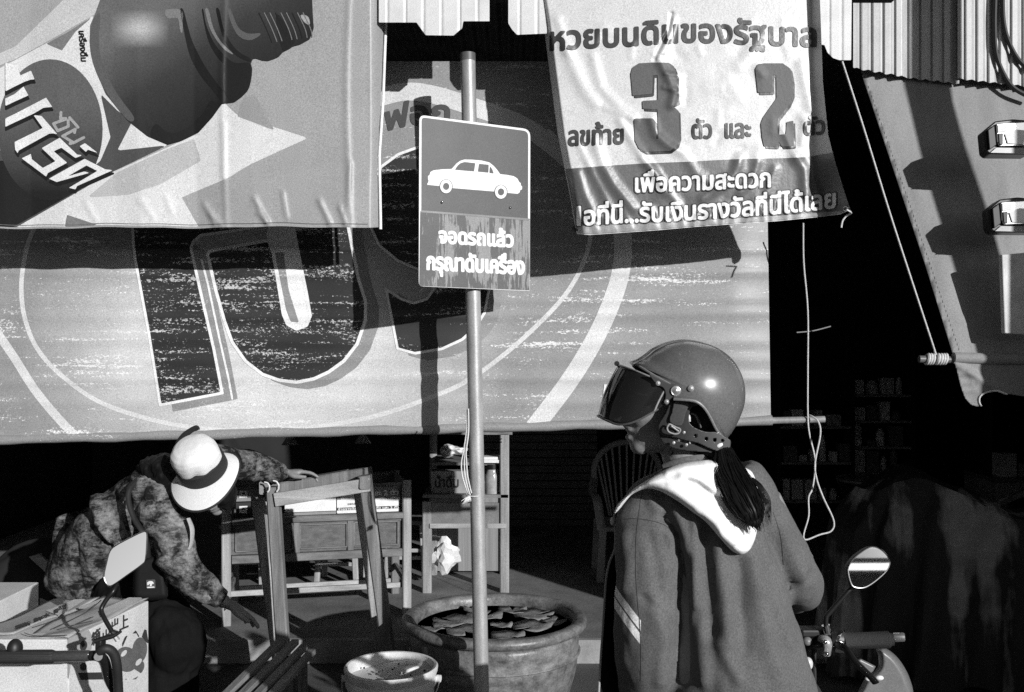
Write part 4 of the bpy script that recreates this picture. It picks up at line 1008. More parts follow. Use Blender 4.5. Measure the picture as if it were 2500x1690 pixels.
# ================================================================== shelves of goods in the dark shop
TF = lambda x, y, d: W(1900+.5029*x, 900+.5029*y, d)
def rack_unit(label, x0, x1, zs, y, seed, gmat, depth=.35):
    rnd = random.Random(seed)
    t = thing('shop_shelf', label, 'shelf', Vector(((x0+x1)/2, y, .12)), 'goods shelves in the shop')
    for x in (x0, x1): MB().box((x, y, (zs[-1]+.5)/2+.12), (.03, depth, zs[-1]+.5-.12)).obj('upright', dwall, t)
    for k, z in enumerate(zs):
        MB().box(((x0+x1)/2, y, z), (x1-x0-.03, depth, .02)).obj('board', M('shelf_board', .3, rough=.7), t)
        x = x0+.04
        while x < x1-.10:
            w_ = rnd.uniform(.05, .13); h = rnd.uniform(.05, .20 if k < len(zs)-1 else .14)
            m_ = gmat[rnd.randrange(len(gmat))]
            kind = rnd.random(); c = (x+w_/2, y-depth/2+.08+rnd.uniform(-.02, .02), z+.0105)
            if kind < .72:
                o = MB().box((c[0], c[1], c[2]+h/2), (w_*.92, .1, h)).obj('goods_box', m_, None, c, bevel=.003)
                tag(o, 'small packet among others on '+label.split(' in the')[0], 'packet', 'packets on the shop shelves')
            else:
                r = w_*.4
                o = MB().lathe([(0, 0), (r, 0), (r, h*.8), (r*.6, h*.95), (r*.6, h*1.1), (0, h*1.1)], c, 14).obj('goods_jar', m_, None, c, smooth=True)
                tag(o, 'small jar among packets on '+label.split(' in the')[0], 'jar', 'jars on the shop shelves')
            x += w_+rnd.uniform(.005, .03)
gm = [M('goods_'+n_, v, rough=.55, var=.45, vs=30, grain=.4) for n_, v in (('pale', .65), ('mid', .4), ('dark', .15), ('white', .85))]
rack_unit('wide goods shelf in the dark between the looped cord and the rider', TD(1330, 0, 8.3).x, TD(1330, 0, 8.3).x+.62, [.40, .72, 1.02], 8.3, 1, gm)
rack_unit('goods shelf in the dark right of the looped cord', TF(300, 0, 8.4).x, TF(615, 0, 8.4).x, [.62, .84, 1.06, 1.28], 8.4, 2, gm)
tblt = thing('round_table', 'round dark table with a pale rim in front of the goods shelf', 'table', Vector((TF(480, 0, 7.4).x, 7.4, .12)))
tc_ = Vector((TF(480, 0, 7.4).x, 7.4, 0))
MB().lathe([(0, .66), (.28, .66), (.30, .675), (.30, .69), (0, .69)], tc_, 40).obj('top', M('table_top', .3, rough=.35), tblt, smooth=True)
MB().lathe([(.29, .655), (.27, .60), (.22, .45), (.05, .40), (.04, .12), (.16, .12)], tc_, 32).obj('pedestal', M('table_dark', .03, rough=.3), tblt, smooth=True)
rad = thing('cardboard_tray', 'open pale carton on a stand right of the round table', 'box', TF(612, 680, 6.6))
c = TF(612, 600, 6.6)
MB().box(c+Vector((0, 0, -.02)), (.17, .14, .05)).obj('box', M('tray_pale', .42, rough=.6), rad, bevel=.004)
MB().box(c+Vector((0, .03, .045)), (.12, .02, .08)).obj('lid', M('tray_lid', .2, rough=.6), rad, bevel=.004)
MB().prism([TF(565, 680, 6.6), TF(640, 672, 6.6), TF(655, 612, 6.6), TF(580, 618, 6.6)], (0, .12, 0)).obj('stand', M('tray_stand', .14, rough=.6), rad)
frz = thing('shop_cooler', 'grey shop cooler with cartons on top at the far right edge', 'cooler', Vector((TF(1100, 0, 7.0).x, 7.0, .12)))
x0 = TF(1040, 0, 7).x; x1 = x0+.55
MB().box(((x0+x1)/2, 7.2, .42), (x1-x0, .5, .60)).obj('cabinet', M('cooler_grey', .22, rough=.5), frz, bevel=.015)
MB().box(((x0+x1)/2, 7.19, .735), (x1-x0+.02, .52, .03)).obj('lid', M('cooler_lid', .10, rough=.4), frz, bevel=.008)
for k, (dx, w_, h, v, lb) in enumerate(((.05, .12, .17, .42, 'white carton standing on the left of the cooler'), (.19, .10, .10, .2, 'small dark carton on the cooler behind the white one'), (.33, .13, .38, .3, 'tall grey carton on the cooler at the frame edge'))):
    o = MB().box((x0+dx+w_/2, 7.05, .751+h/2), (w_, .12, h)).obj('carton', M('carton_%d' % k, v, rough=.7, var=.3), None, (x0+dx, 7.05, .751), bevel=.003)
    tag(o, lb, 'box', 'cartons on the cooler')

# bright patches under the roll: two tin lamp shades
for k, x in enumerate((708, 885)):
    o = MB().lathe([(.012, .06), (.02, .05), (.055, 0), (.052, 0), (.018, .046)], W(x, 1086-4*k, 6.3), 20).obj('tin_shade', M('tin_shade', .6, rough=.3, metal=.6), None, W(x, 1086, 6.3)+Vector((0, 0, .06)), smooth=True)
    tag(o, ('left', 'right')[k]+' of two small tin lamp shades hanging just below the wide banner', 'lamp shade', 'tin lamp shades')

# ================================================================== draped motorbike at the right, bundle at the left
def cloth_tone(nt):
    wv = nz(nt, 1, (5.5, 3.5, .9), 4, .55); w2 = nz(nt, 3, None, 3, seed=6)
    return ramp(nt, mth(nt, 'ADD', wv, mth(nt, 'MULTIPLY', w2, .5)), .78, .88, .014, .26)
cl = M('draped_cloth', .03, rough=.7, var=.3, fn=cloth_tone, grain=.3, bump=.2, bs=30)
cv = thing('covered_motorbike', 'motorbike under a dark cloth with pale folds, at the right edge', 'motorbike', Vector((2.05, 5.0, 0)))
def drape(u, v):
    th = 2*math.pi*u
    ex = .93+.10*v*1.2; ey = .33+.10*v
    x = 2.62+ex*math.cos(th)*(.30+.70*min(1, v*2.2)**.5); y = 4.95+ey*math.sin(th)*(.3+.7*min(1, v*2.2)**.5)
    top = .96+.10*math.exp(-((x-2.0)/.22)**2)-.10*math.exp(-((x-2.55)/.3)**2)+.05*math.exp(-((x-3.1)/.3)**2)
    f = (math.sin(th*15+math.sin(th*5)*2+v*2)*.05+math.sin(th*37+v*4)*.018)*max(0, v-.15)
    x += f*math.cos(th)*1.3; y += f*math.sin(th)*1.3
    z = top*(1-max(0, v-.30)/.70*.95) if v > .30 else top-.05*(v/.3)**3
    z += .028*math.sin(x*19+y*9)*math.sin(y*15+2)*(1-v*.6)
    return Vector((x, y, max(.03, z)))
MB().grid(drape, 220, 40).obj('cloth', cl, cv, smooth=True, merge=1e-4)
for x in (2.0, 3.2):
    MB().tube([Vector((x+.27*math.cos(t), 4.95, .29+.27*math.sin(t))) for t in [i*2*math.pi/32 for i in range(33)]], .035, 10).obj('wheel', rubber, cv, smooth=True)
clb = M('bundle_cloth', .018, rough=.8, var=.4)
bun = thing('cloth_bundle', 'dark cloth bundle with a pale edge low at the left edge behind the woman', 'bundle', Vector((-2.6, 5.6, .12)))
def bund(u, v):
    th = 2*math.pi*u; r = math.sin(math.pi*min(.98, .02+v*.96)); k = 1+.12*math.sin(th*5+v*6)
    return Vector((-2.62+.40*r*math.cos(th)*k, 5.7+.3*r*math.sin(th)*k, .34-.215*math.cos(math.pi*v)+.03*math.sin(th*7)*r))
MB().grid(bund, 60, 24).obj('cloth', clb, bun, smooth=True, merge=1e-4)
o = MB().prism([W(70, 1360, 5.3), W(95, 1352, 5.3), W(185, 1440, 5.2), W(172, 1452, 5.2)], (0, .02, 0)).obj('loose_board', wd3, None, W(180, 1450, 5.2))
tag(o, 'pale loose board leaning low at the left edge', 'board')
o = MB().box(W(160, 1440, 5.5), (.20, .2, .14)).obj('low_crate', M('crate_grey', .3, rough=.8, var=.4, vs=18), None, W(160, 1470, 5.5), bevel=.006)
tag(o, 'low grey crate on the shop floor just left of the bending woman', 'crate')

# ================================================================== cardboard cartons at the lower left
def plane_surf(p0, n):
    p0 = Vector(p0); n = Vector(n).normalized()
    if (EYE-p0).dot(n) < 0: n = -n
    def f(P, off):
        o = []
        for p in np.asarray(P, float):
            r = W(p[0], p[1], 1)-EYE; t = (p0-EYE).dot(n)/r.dot(n); o.append(EYE+r*t+n*off)
        return o
    return f
cbm = M('carton_white', .58, rough=.75, var=.16, vs=7, grain=.28); cbk = M('carton_kraft', .36, rough=.8, var=.25, vs=10); cink = M('carton_ink', .035, rough=.7); cgr = M('carton_grey_print', .12, rough=.7, var=.3, grain=.4)
TX = lambda pts: T('box', pts)
def carton_box(x0, x1, x2, x3, y0, y1, z0, z1, m_, parent, name='carton_body'):
    b_ = MB(); c = [(x0, y0), (x1, y0), (x2, y1), (x3, y1)]
    b_.add([Vector((x, y, z0)) for x, y in c]+[Vector((x, y, z1)) for x, y in c], [(0, 1, 5, 4), (1, 2, 6, 5), (2, 3, 7, 6), (3, 0, 4, 7), (3, 2, 1, 0), (4, 5, 6, 7)])
    return b_.obj(name, m_, parent, bevel=.003)
Z1 = .888; xN, xR, xB, xLc = -1.1845, -1.1227, -1.401, -1.462
car = thing('fruit_carton', 'printed fruit carton with sagging lid flaps, on top of another carton behind the left handlebar', 'carton', (-1.3, 2.8, .43))
carton_box(xLc, xN, xR, xB, 2.6, 3.006, .43, Z1-.006, cbm, car)
topS = lambda P, off: plane_surf((xN, 2.6, Z1), (0, 0, 1))(P, off)
nr = Vector((3.006-2.6, -(xR-xN), 0)); rightS = plane_surf((xN, 2.6, .6), nr); frontS = plane_surf((xN, 2.6, .6), (0, -1, 0))
def flapmesh(pts3, nm, sag):
    a, b_, c, d_ = [Vector(p) for p in pts3]
    def f(u, v):
        p = a.lerp(b_, u).lerp(d_.lerp(c, u), v); p.z += -sag*math.sin(math.pi*u)*v+.004*math.sin(u*9+v*5); return p
    return MB().grid(f, 18, 10).obj(nm, cbk if nm == 'lid_flap' else cbm, car, smooth=True, solid=.004)
flapmesh([(xLc, 2.6, Z1), (xB, 3.006, Z1), ((xB+xR)/2-.01, 3.0, Z1+.002), ((xLc+xN)/2-.02, 2.62, Z1+.008)], 'lid_flap', .004)
flapmesh([(xN, 2.6, Z1), (xR, 3.006, Z1), ((xB+xR)/2+.0, 3.003, Z1+.004), ((xLc+xN)/2+.01, 2.62, Z1-.008)], 'lid_flap', -.003)
topS2 = plane_surf((xN, 2.6, Z1+.007), (0, 0, 1))
for pts in ([(560, 330), (980, 160), (1180, 150), (760, 400)], [(1000, 300), (1380, 150), (1500, 140), (1140, 300)], [(1420, 420), (2040, 130), (1800, 130), (1350, 330)]):
    layer('printed_patch', [TX(pts)], cbm, topS2, .003, car, 3)
for k, (s_, x0, y0, x1, y1) in enumerate((('果', 120, 585, 210, 555), ('新', 215, 550, 340, 515), ('鮮', 385, 480, 520, 440), ('水', 520, 420, 630, 385), ('香', 670, 355, 760, 320), ('甜', 750, 300, 870, 262))):
    L = text_loops(s_, *[TX([(x, 0)])[0][0] for x in (x0, x1)], lin(*TX([(x0, y0+25)])[0], *TX([(x1, y1+25)])[0]), 8, 'H')
    layer('lettering', L, cink, topS2, .0035, car, 1.0, thr=-.4)
for pts in ([(410, 570), (560, 520), (760, 460), (830, 400)], [(620, 500), (700, 470), (850, 420)], [(780, 600), (1000, 540), (1260, 480)], [(1050, 520), (1270, 420)], [(240, 660), (420, 705), (880, 695)], [(680, 600), (1000, 440), (1200, 330), (1390, 170)]):
    stroke('printed_line', [spline2(TX(pts), 5)], 2.2, cgr, topS2, .003, car, 1.2)
for s_, x0, y0, x1, y1, h in (('上', 1660, 600, 1790, 545, 26), ('山', 1545, 560, 1635, 500, 13), ('箱', 1240, 840, 1370, 730, 24), ('山', 1410, 720, 1510, 650, 12)):
    L = text_loops(s_, *[TX([(x, 0)])[0][0] for x in (x0, x1)], lin(*TX([(x0, y0)])[0], *TX([(x1, y1)])[0]), h, 'H')
    layer('lettering', L, cink, rightS, .001, car, 1.2, thr=-.9)
def blob(cx_, cy_, rx, ry, rot=0, n=40):
    return TX([(cx_+rx*math.cos(t)*math.cos(rot)-ry*math.sin(t)*math.sin(rot), cy_+rx*math.cos(t)*math.sin(rot)+ry*math.sin(t)*math.cos(rot)) for t in [2*math.pi*i/n for i in range(n)]])
layer('printed_fruit', [blob(1760, 1040, 170, 190, -.3), blob(1960, 900, 110, 190, .1), blob(1850, 1190, 200, 130, -.6), TX([(1600, 1290), (1800, 1340), (1900, 1340), (1980, 1250), (1780, 1120)])], cgr, rightS, .001, car, 2)
layer('printed_fruit', [TX([(1990, 700), (2030, 590), (2060, 600), (2092, 800), (2060, 790)]), TX([(1850, 655), (1900, 605), (1950, 690), (1945, 720), (1910, 650)]), TX([(1780, 680), (1700, 860), (1695, 800), (1740, 700)])], cink, rightS, .0014, car, 1.5)
for cx_, cy_, r in ((1940, 1080, 32), (1745, 1290, 30), (1720, 950, 30)): layer('printed_fruit', [blob(cx_, cy_, r, r*2, .7)], cbm, rightS, .0018, car, 1.5)
layer('printed_fruit', [blob(1120, 835, 55, 80, .2), blob(1120, 1150, 50, 60), TX([(1040, 1240), (1460, 1230), (1440, 1340), (1080, 1345)])], cink, rightS, .001, car, 1.5)
layer('tape', [TX([(890, 730), (1200, 600), (1260, 700), (1240, 900), (960, 900), (900, 1340), (890, 1340)])], cbk, rightS, .0006, car, 2)
lc = thing('lower_carton', 'plain carton on the ground supporting the printed fruit carton', 'carton', (-1.3, 2.8, 0))
carton_box(xLc-.02, xN+.015, xR+.015, xB-.02, 2.61, 3.01, .0, .428, cbk, lc)
layer('tape', [[(0, 0), (1, 0)]]*0 or [TX([(300, 1900), (500, 1900), (500, 2300), (300, 2300)])], cbm, plane_surf((xN, 2.61, .2), (0, -1, 0)), .001, lc, 6)
rc = thing('rear_carton', 'pale carton at the left edge, behind the printed fruit carton', 'carton', (-1.75, 3.1, 0))
carton_box(-2.05, -1.63, -1.63, -2.05, 3.0, 3.35, .0, 1.65-(1487-860)/F*3.0, cbm, rc)
MB().box((-1.80, 2.998, .5), (.06, .004, .6)).obj('tape', cbk, rc)

# ================================================================== motorbikes
bk_paint = M('bike_paint', .03, rough=.22, spec=.6, var=.1, grain=.1, coat=.5); seatm = M('bike_seat', .02, rough=.55, var=.2); mirr = M('mirror_glass', .9, rough=.02, metal=1, var=0, grain=0)
cowl_m = M('bike_cowl', .16, rough=.35, spec=.6, var=.12, grain=.2)
def pillow(name, loop, d, T_, wpx, mat, parent, cell=4, back=.6, dfn=None, smooth=True, loc=None):
    """rounded solid panel with the given outline"""
    vs, fs, sv = march(lambda P: sdf(P, [loop]), *bounds([loop], cell), cell)
    fr = []; bk = []
    for (x, y), s_ in zip(vs, sv):
        q = min(max(s_, 0)/wpx, 1); t = T_*math.sqrt(max(0, 1-(1-q)**2))
        dd = d if dfn is None else dfn(x, y)
        fr.append(W(x, y, dd-t-.0005)); bk.append(W(x, y, dd+t*back+.0005))
    n = len(vs); faces = [tuple(f[::-1]) for f in fs]+[tuple(i+n for i in f) for f in fs]
    ec = {}
    for f in fs:
        for a, b_ in zip(f, list(f[1:])+[f[0]]): ec[(a, b_)] = 1
    for (a, b_) in ec:
        if (b_, a) not in ec: faces.append((a, b_, b_+n, a+n))
    m_ = MB(); m_.add(fr+bk, faces)
    return m_.obj(name, mat, parent, loc, smooth=smooth)
def bike_base(label, o, f):
    f = Vector((f[0], f[1], 0)).normalized(); r = Vector((f.y, -f.x, 0)); o = Vector(o)
    t = thing('motorbike', label, 'motorbike', o)
    L = lambda a, b_, z: o+f*a+r*b_+Vector((0, 0, z))
    for a in (-.60, .62):
        c = L(a, 0, .275); w_ = MB(); w_.lathe([(.225, -.03), (.25, -.036), (.272, -.022), (.277, 0), (.272, .022), (.25, .036), (.225, .03)], c, 40, axis=r)
        tyre = w_.obj('wheel', rubber, t, smooth=True)
        MB().lathe([(.226, -.022), (.21, -.02), (.205, 0), (.21, .02), (.226, .022)], c, 40, axis=r).obj('rim', chrome, tyre, smooth=True)
        sp = MB()
        for k in range(14):
            th = k*2*math.pi/14; dv_ = f*math.cos(th)+Vector((0, 0, math.sin(th))); sp.tube([c+dv_*.03+r*.02*(-1)**k, c+dv_*.21], .0022, 5)
        sp.lathe([(0, -.04), (.032, -.04), (.032, .04), (0, .04)], c, 16, axis=r).obj('spokes', chrome, tyre, smooth=True)
        fd = MB(); 
        for s_ in [0]:
            arc_ = [c+(f*math.cos(th)+Vector((0, 0, math.sin(th))))*.305 for th in [math.radians(g) for g in range(10, 171, 10)]]
            fd.tube(arc_, (.055, .006), 10)
        fd.obj('mudguard', bk_paint, t, smooth=True)
    for s_ in (-1, 1): MB().tube([L(.62, .06*s_, .275), L(.44, .06*s_, .72)], .017, 10).obj('fork', chrome, t, smooth=True)
    MB().tube([L(.42, 0, .74), L(.36, 0, .60), L(.22, 0, .42), L(.0, 0, .38), L(-.25, 0, .48)], [(.07, .06), (.10, .06), (.09, .07), (.10, .09), (.11, .10)], 14, sub=5).obj('frame_body', bk_paint, t, smooth=True)
    MB().tube([L(.40, 0, .70), L(.37, 0, .55), L(.32, 0, .34)], [(.12, .02), (.19, .025), (.15, .02)], 16, sub=6, up=tuple(f)).obj('leg_shield', bk_paint, t, smooth=True)
    MB().tube([L(.10, 0, .66), L(-.05, 0, .69), L(-.35, 0, .71), L(-.62, 0, .70)], [(.08, .03), (.12, .05), (.13, .055), (.07, .035)], 16, sub=6).obj('seat', seatm, t, smooth=True)
    MB().tube([L(.05, 0, .55), L(-.3, 0, .58), L(-.68, 0, .62)], [(.08, .07), (.12, .09), (.05, .05)], 14, sub=6).obj('tail_body', bk_paint, t, smooth=True)
    MB().tube([L(.12, .0, .30), L(-.12, .0, .30)], [(.10, .09), (.10, .09)], 14).obj('engine', dark_metal, t, smooth=True)
    MB().tube([L(.1, .12, .24), L(-.3, .13, .25), L(-.72, .13, .32)], [.025, .03, .045], 12, sub=4).obj('exhaust', chrome, t, smooth=True)
    for s_ in (-1, 1): MB().tube([L(.05, .08*s_, .25), L(.05, .26*s_, .25)], .016, 8).obj('footpeg', rubber, t, smooth=True)
    MB().tube([L(-.1, -.08, .26), L(-.16, -.2, .03)], .01, 8).obj('side_stand', dark_metal, t, smooth=True)
    return t, L
def mirror(bike, outline, d, nrm, stalk, r_st=.0055):
    c = Vector((0, 0, 0)); pts = [W(x, y, d) for x, y in outline]
    for p in pts: c += p/len(pts)
    n = Vector(nrm).normalized()
    def pl(P, k, off):  # outline pushed onto a tilted plane, scaled about its middle
        o = []
        for p in P:
            v = p-c; q = c+v*k; q = q-Vector((0, 1, 0))*((q-c).dot(n)/n.y); o.append(q+n*off)
        return o
    st = MB().tube(stalk, r_st, 10, sub=8).obj('mirror_stalk', dark_metal, bike, smooth=True)
    h = MB()
    rings = [pl(pts, 1.0, .004), pl(pts, 1.03, .0), pl(pts, 1.02, -.012), pl(pts, .8, -.026), pl(pts, .4, -.032)]
    m = len(pts); vs = [p for r_ in rings for p in r_]
    fs = [(i*m+k, i*m+(k+1) % m, (i+1)*m+(k+1) % m, (i+1)*m+k) for i in range(len(rings)-1) for k in range(m)]
    fs += [tuple(range((len(rings)-1)*m, len(rings)*m)), tuple(range(m-1, -1, -1))]
    h.add(vs, fs); ho = h.obj('mirror', black, bike, smooth=True)
    g = MB(); g.prism(pl(pts, .965, .0045), n*.0015); g.obj('mirror_glass', mirr, ho)
    rim = MB(); q = pl(pts, .985, .005); rim.tube(q+[q[0]], .0018, 6, cap=False).obj('mirror_rim', chrome, ho, smooth=True)
    return ho
# --- rider's motorbike
RF = (.33, .94)
rb_, RL = bike_base("rider's dark motorbike with a rubber grip and an oval mirror", (.485, 1.84, 0), RF)
BR_ = lambda x, y, d: W(1950+.2355*x, 1310+.2355*y, d*.865)
bar_c = BR_(-150, 1180, 2.62)
MB().tube([bar_c, BR_(60, 1130, 2.56), BR_(280, 1090, 2.53), BR_(500, 1080, 2.515)], .0125, 12, sub=5).obj('handlebar', dark_metal, rb_, smooth=True)
MB().tube([bar_c, bar_c+Vector((-.15, .05, .02)), bar_c+Vector((-.38, .10, .0))], .0125, 12, sub=5).obj('handlebar', dark_metal, rb_, smooth=True)
MB().tube([bar_c, RL(.42, 0, .74)], .028, 12).obj('steering_stem', dark_metal, rb_, smooth=True)
grip_p = [BR_(480, 1085, 2.515), BR_(500, 1083, 2.514), BR_(880, 1072, 2.502), BR_(935, 1069, 2.50), BR_(950, 1069, 2.5), BR_(985, 1067, 2.498)]
gm_ = M('grip_rubber', .022, rough=.7, var=.2, bump=.5, bs=500)
MB().tube(grip_p, [.0225, .0175, .0185, .0185, .0140, .0130], 20).obj('grip', gm_, rb_, smooth=True)
MB().tube([BR_(985, 1045, 2.5), BR_(1000, 1044, 2.499), BR_(1090, 1042, 2.496), BR_(1102, 1042, 2.495)], [.0085, .0102, .0098, .007], 16).obj('bar_end', M('bar_end', .8, rough=.3, metal=.9, grain=.1), rb_, smooth=True)
MB().tube([BR_(405, 1060, 2.52), BR_(430, 1085, 2.515), BR_(470, 1090, 2.512)], [.020, .027, .024], 20).obj('throttle_ring', chrome, rb_, smooth=True)
MB().tube([BR_(350, 1090, 2.52), BR_(420, 1090, 2.515)], .021, 18).obj('throttle_housing', black, rb_, smooth=True)
MB().box(BR_(120, 985, 2.55), (.052, .04, .018)).obj('brake_reservoir', black, rb_, bevel=.005)
MB().ell(BR_(85, 1085, 2.53), .011, .011, .010).obj('switch', M('switch_grey', .2, rough=.4), rb_, smooth=True)
MB().tube([BR_(240, 1060, 2.52), BR_(285, 1075, 2.505), BR_(305, 1130, 2.503), BR_(290, 1220, 2.51)], [(.012, .009)]*4, 10, sub=4).obj('clamp', galv, rb_, smooth=True)
for x, y in ((270, 1095), (290, 1218)): MB().ell(BR_(x, y, 2.49), .0055, .005, .0055).obj('clamp_bolt', chrome, rb_, smooth=True)
MB().tube([BR_(380, 1120, 2.50), BR_(480, 1160, 2.47), BR_(580, 1290, 2.455), BR_(735, 1445, 2.45), BR_(800, 1520, 2.45)], [(.004, .009)]*5, 10, sub=4).obj('brake_lever', dark_metal, rb_, smooth=True)
mirror(rb_, [(1950+.2355*x, 1310+.2355*y) for x, y in spline2([(493, 335), (515, 280), (570, 218), (640, 168), (715, 125), (770, 112), (840, 130), (905, 185), (943, 250), (938, 300), (900, 360), (830, 420), (740, 482), (660, 520), (590, 524), (530, 502), (503, 430)], 3, True)], 2.50*.865, (.06, -1, .178),
       [BR_(290, 1000, 2.52), BR_(282, 925, 2.52), BR_(285, 850, 2.52), BR_(310, 800, 2.52), BR_(530, 548, 2.52), BR_(620, 430, 2.535)])
MB().tube([BR_(300, 1010, 2.52), BR_(280, 920, 2.52)], .0095, 10).obj('mirror_nut', chrome, rb_, smooth=True)
pillow('headlight_cowl', [(1950+.2355*x, 1310+.2355*y) for x, y in spline2([(640, 1560), (700, 1455), (780, 1400), (826, 1330), (820, 1220), (800, 1170), (880, 1150), (990, 1220), (1080, 1330), (1150, 1470), (1190, 1650), (1150, 1900), (500, 1900)], 4, True)], 2.78*.865, .05, 16, cowl_m, rb_, 3)
pillow('front_panel', [(1950+.2355*x, 1310+.2355*y) for x, y in [(585, 1290), (640, 1265), (800, 1345), (770, 1400), (720, 1440)]], 2.72*.865, .01, 5, cowl_m, rb_, 2)
for x, y in ((730, 1475), (838, 1466)): MB().ell(BR_(x, y, 2.70), .010, .006, .006).obj('screw', M('screw_white', .8, rough=.3), rb_, smooth=True)
for pts in ([(100, 1130), (75, 1200), (80, 1300), (110, 1450), (120, 1700)], [(165, 1150), (155, 1300), (160, 1480), (150, 1700)]):
    MB().tube([BR_(x, y, 2.56) for x, y in pts], .0055, 8, sub=5).obj('cable', rubber, rb_, smooth=True)
MB().ell(BR_(95, 1320, 2.50), .011, .01, .015).obj('key_cap', M('key_cap', .7, rough=.4), rb_, smooth=True)
# --- left motorbike
lb_, LL = bike_base('dark motorbike at the lower left edge with an angular mirror on a bent stalk', (-.86, 2.0, 0), (0, 1))
QB = lambda x, y, d=2.36: W(20+.1635*x, 1440+.1635*y, d)
MB().tube([QB(-330, 1005), QB(100, 1003), QB(640, 1000), QB(690, 1000)], [.0165, .017, .017, .0145], 20).obj('grip', M('grip_rubber_ribbed', .02, rough=.55, var=.3, bump=.5, bs=1, bvec=(1, 1, 260)), lb_, smooth=True)
MB().ell(QB(100, 880, 2.37), .018, .02, .024).obj('switch', black, lb_, smooth=True)
MB().tube([QB(660, 1000), QB(690, 998), QB(1180, 985), QB(1215, 983)], [.0125, .0135, .0135, .0125], 20).obj('switch_housing', M('switch_steel', .14, rough=.3, metal=.7, var=.3), lb_, smooth=True)
MB().tube([QB(1210, 965), QB(1240, 962)], .0085, 16).obj('clamp_ring', chrome, lb_, smooth=True)
MB().tube([QB(1240, 985), QB(1350, 992), QB(1440, 1080, 2.38), QB(1540, 1400, 2.42), QB(1900, 1900, 2.44), QB(2300, 1960, 2.44)], .0125, 12, sub=4).obj('handlebar', dark_metal, lb_, smooth=True)
MB().tube([QB(2300, 1960, 2.44), QB(3000, 1950, 2.42), QB(3700, 1900, 2.40)], .0125, 12).obj('handlebar', dark_metal, lb_, smooth=True)
MB().tube([QB(2300, 1960, 2.44), LL(.42, 0, .72)], .025, 12).obj('steering_stem', dark_metal, lb_, smooth=True)
MB().prism([QB(1290, 780, 2.34), QB(1395, 760, 2.34), QB(1385, 1080, 2.34), QB(1285, 1080, 2.34)], (0, .03, 0)).obj('bracket', dark_metal, lb_, bevel=.004)
MB().tube([QB(1290, 770, 2.345), QB(1450, 720, 2.35), QB(1560, 690, 2.355), QB(1690, 620, 2.36)], [(.008, .006), (.008, .006), (.009, .006), (.004, .003)], 10, sub=3).obj('bracket_arm', black, lb_, smooth=True)
MB().tube([QB(1590, 690, 2.36), QB(1640, 760, 2.36)], .0065, 8).obj('mirror_nut', galv, lb_, smooth=True)
MB().tube([QB(1560, 640, 2.36), QB(1610, 660, 2.36)], .0085, 10).obj('mirror_nut', chrome, lb_, smooth=True)
MB().tube([QB(1340, 1010, 2.35), QB(1380, 920, 2.34), QB(1470, 880, 2.34), QB(1570, 950, 2.35), QB(1620, 1120, 2.36), QB(1640, 1400, 2.38), QB(1660, 1800, 2.40)], .0115, 12, sub=5).obj('brake_hose', rubber, lb_, smooth=True)
MB().tube([QB(1345, 1000, 2.33), QB(1345, 1000, 2.36)], .010, 12).obj('pivot_bolt', dark_metal, lb_, smooth=True)
ml = [(0+.4266*x, 1020+.4266*y) for x, y in spline2([(618, 900), (626, 820), (637, 762), (662, 732), (730, 694), (795, 663), (818, 668), (822, 720), (822, 815), (806, 845), (730, 902), (665, 948), (640, 945)], 3, True)]
mirror(lb_, ml, 2.42, (.36, -1, .20), [QB(1560, 640, 2.36), QB(1460, 470, 2.37), QB(1395, 330, 2.38), QB(1405, 250, 2.385), QB(1480, 130, 2.39), QB(1570, 20, 2.395), QB(1620, -90, 2.41)], .0056)
# ================================================================== people
from mathutils import noise as mnoise
def fuse(m_, voxel, it=6, fac=.5):
    """union of closed shells as one continuous smooth surface"""
    me = bpy.data.meshes.new('shell'); me.from_pydata([tuple(v) for v in m_.v], [], m_.f); me.update()
    o = bpy.data.objects.new('shell', me); COL.objects.link(o)
    bm = bmesh.new(); bm.from_mesh(me); bmesh.ops.remove_doubles(bm, verts=bm.verts, dist=1e-6); bmesh.ops.recalc_face_normals(bm, faces=bm.faces); bm.to_mesh(me); bm.free()
    md = o.modifiers.new('r', 'REMESH'); md.mode = 'VOXEL'; md.voxel_size = voxel
    sm = o.modifiers.new('s', 'SMOOTH'); sm.factor = fac; sm.iterations = it
    dg = bpy.context.evaluated_depsgraph_get(); dg.update()
    r = bpy.data.meshes.new_from_object(o.evaluated_get(dg))
    bpy.data.objects.remove(o); bpy.data.meshes.remove(me)
    n = len(r.vertices); co = np.empty(n*3); r.vertices.foreach_get('co', co); no = np.empty(n*3)
    r.vertices.foreach_get('normal', no)
    faces = [tuple(p.vertices) for p in r.polygons]
    bpy.data.meshes.remove(r)
    return co.reshape(-1, 3), no.reshape(-1, 3), faces
def put(name, co, faces, mat, parent, loc=None, label=None):
    return mesh(name, [Vector(c) for c in co], faces, mat, parent, loc, smooth=True, label=label)
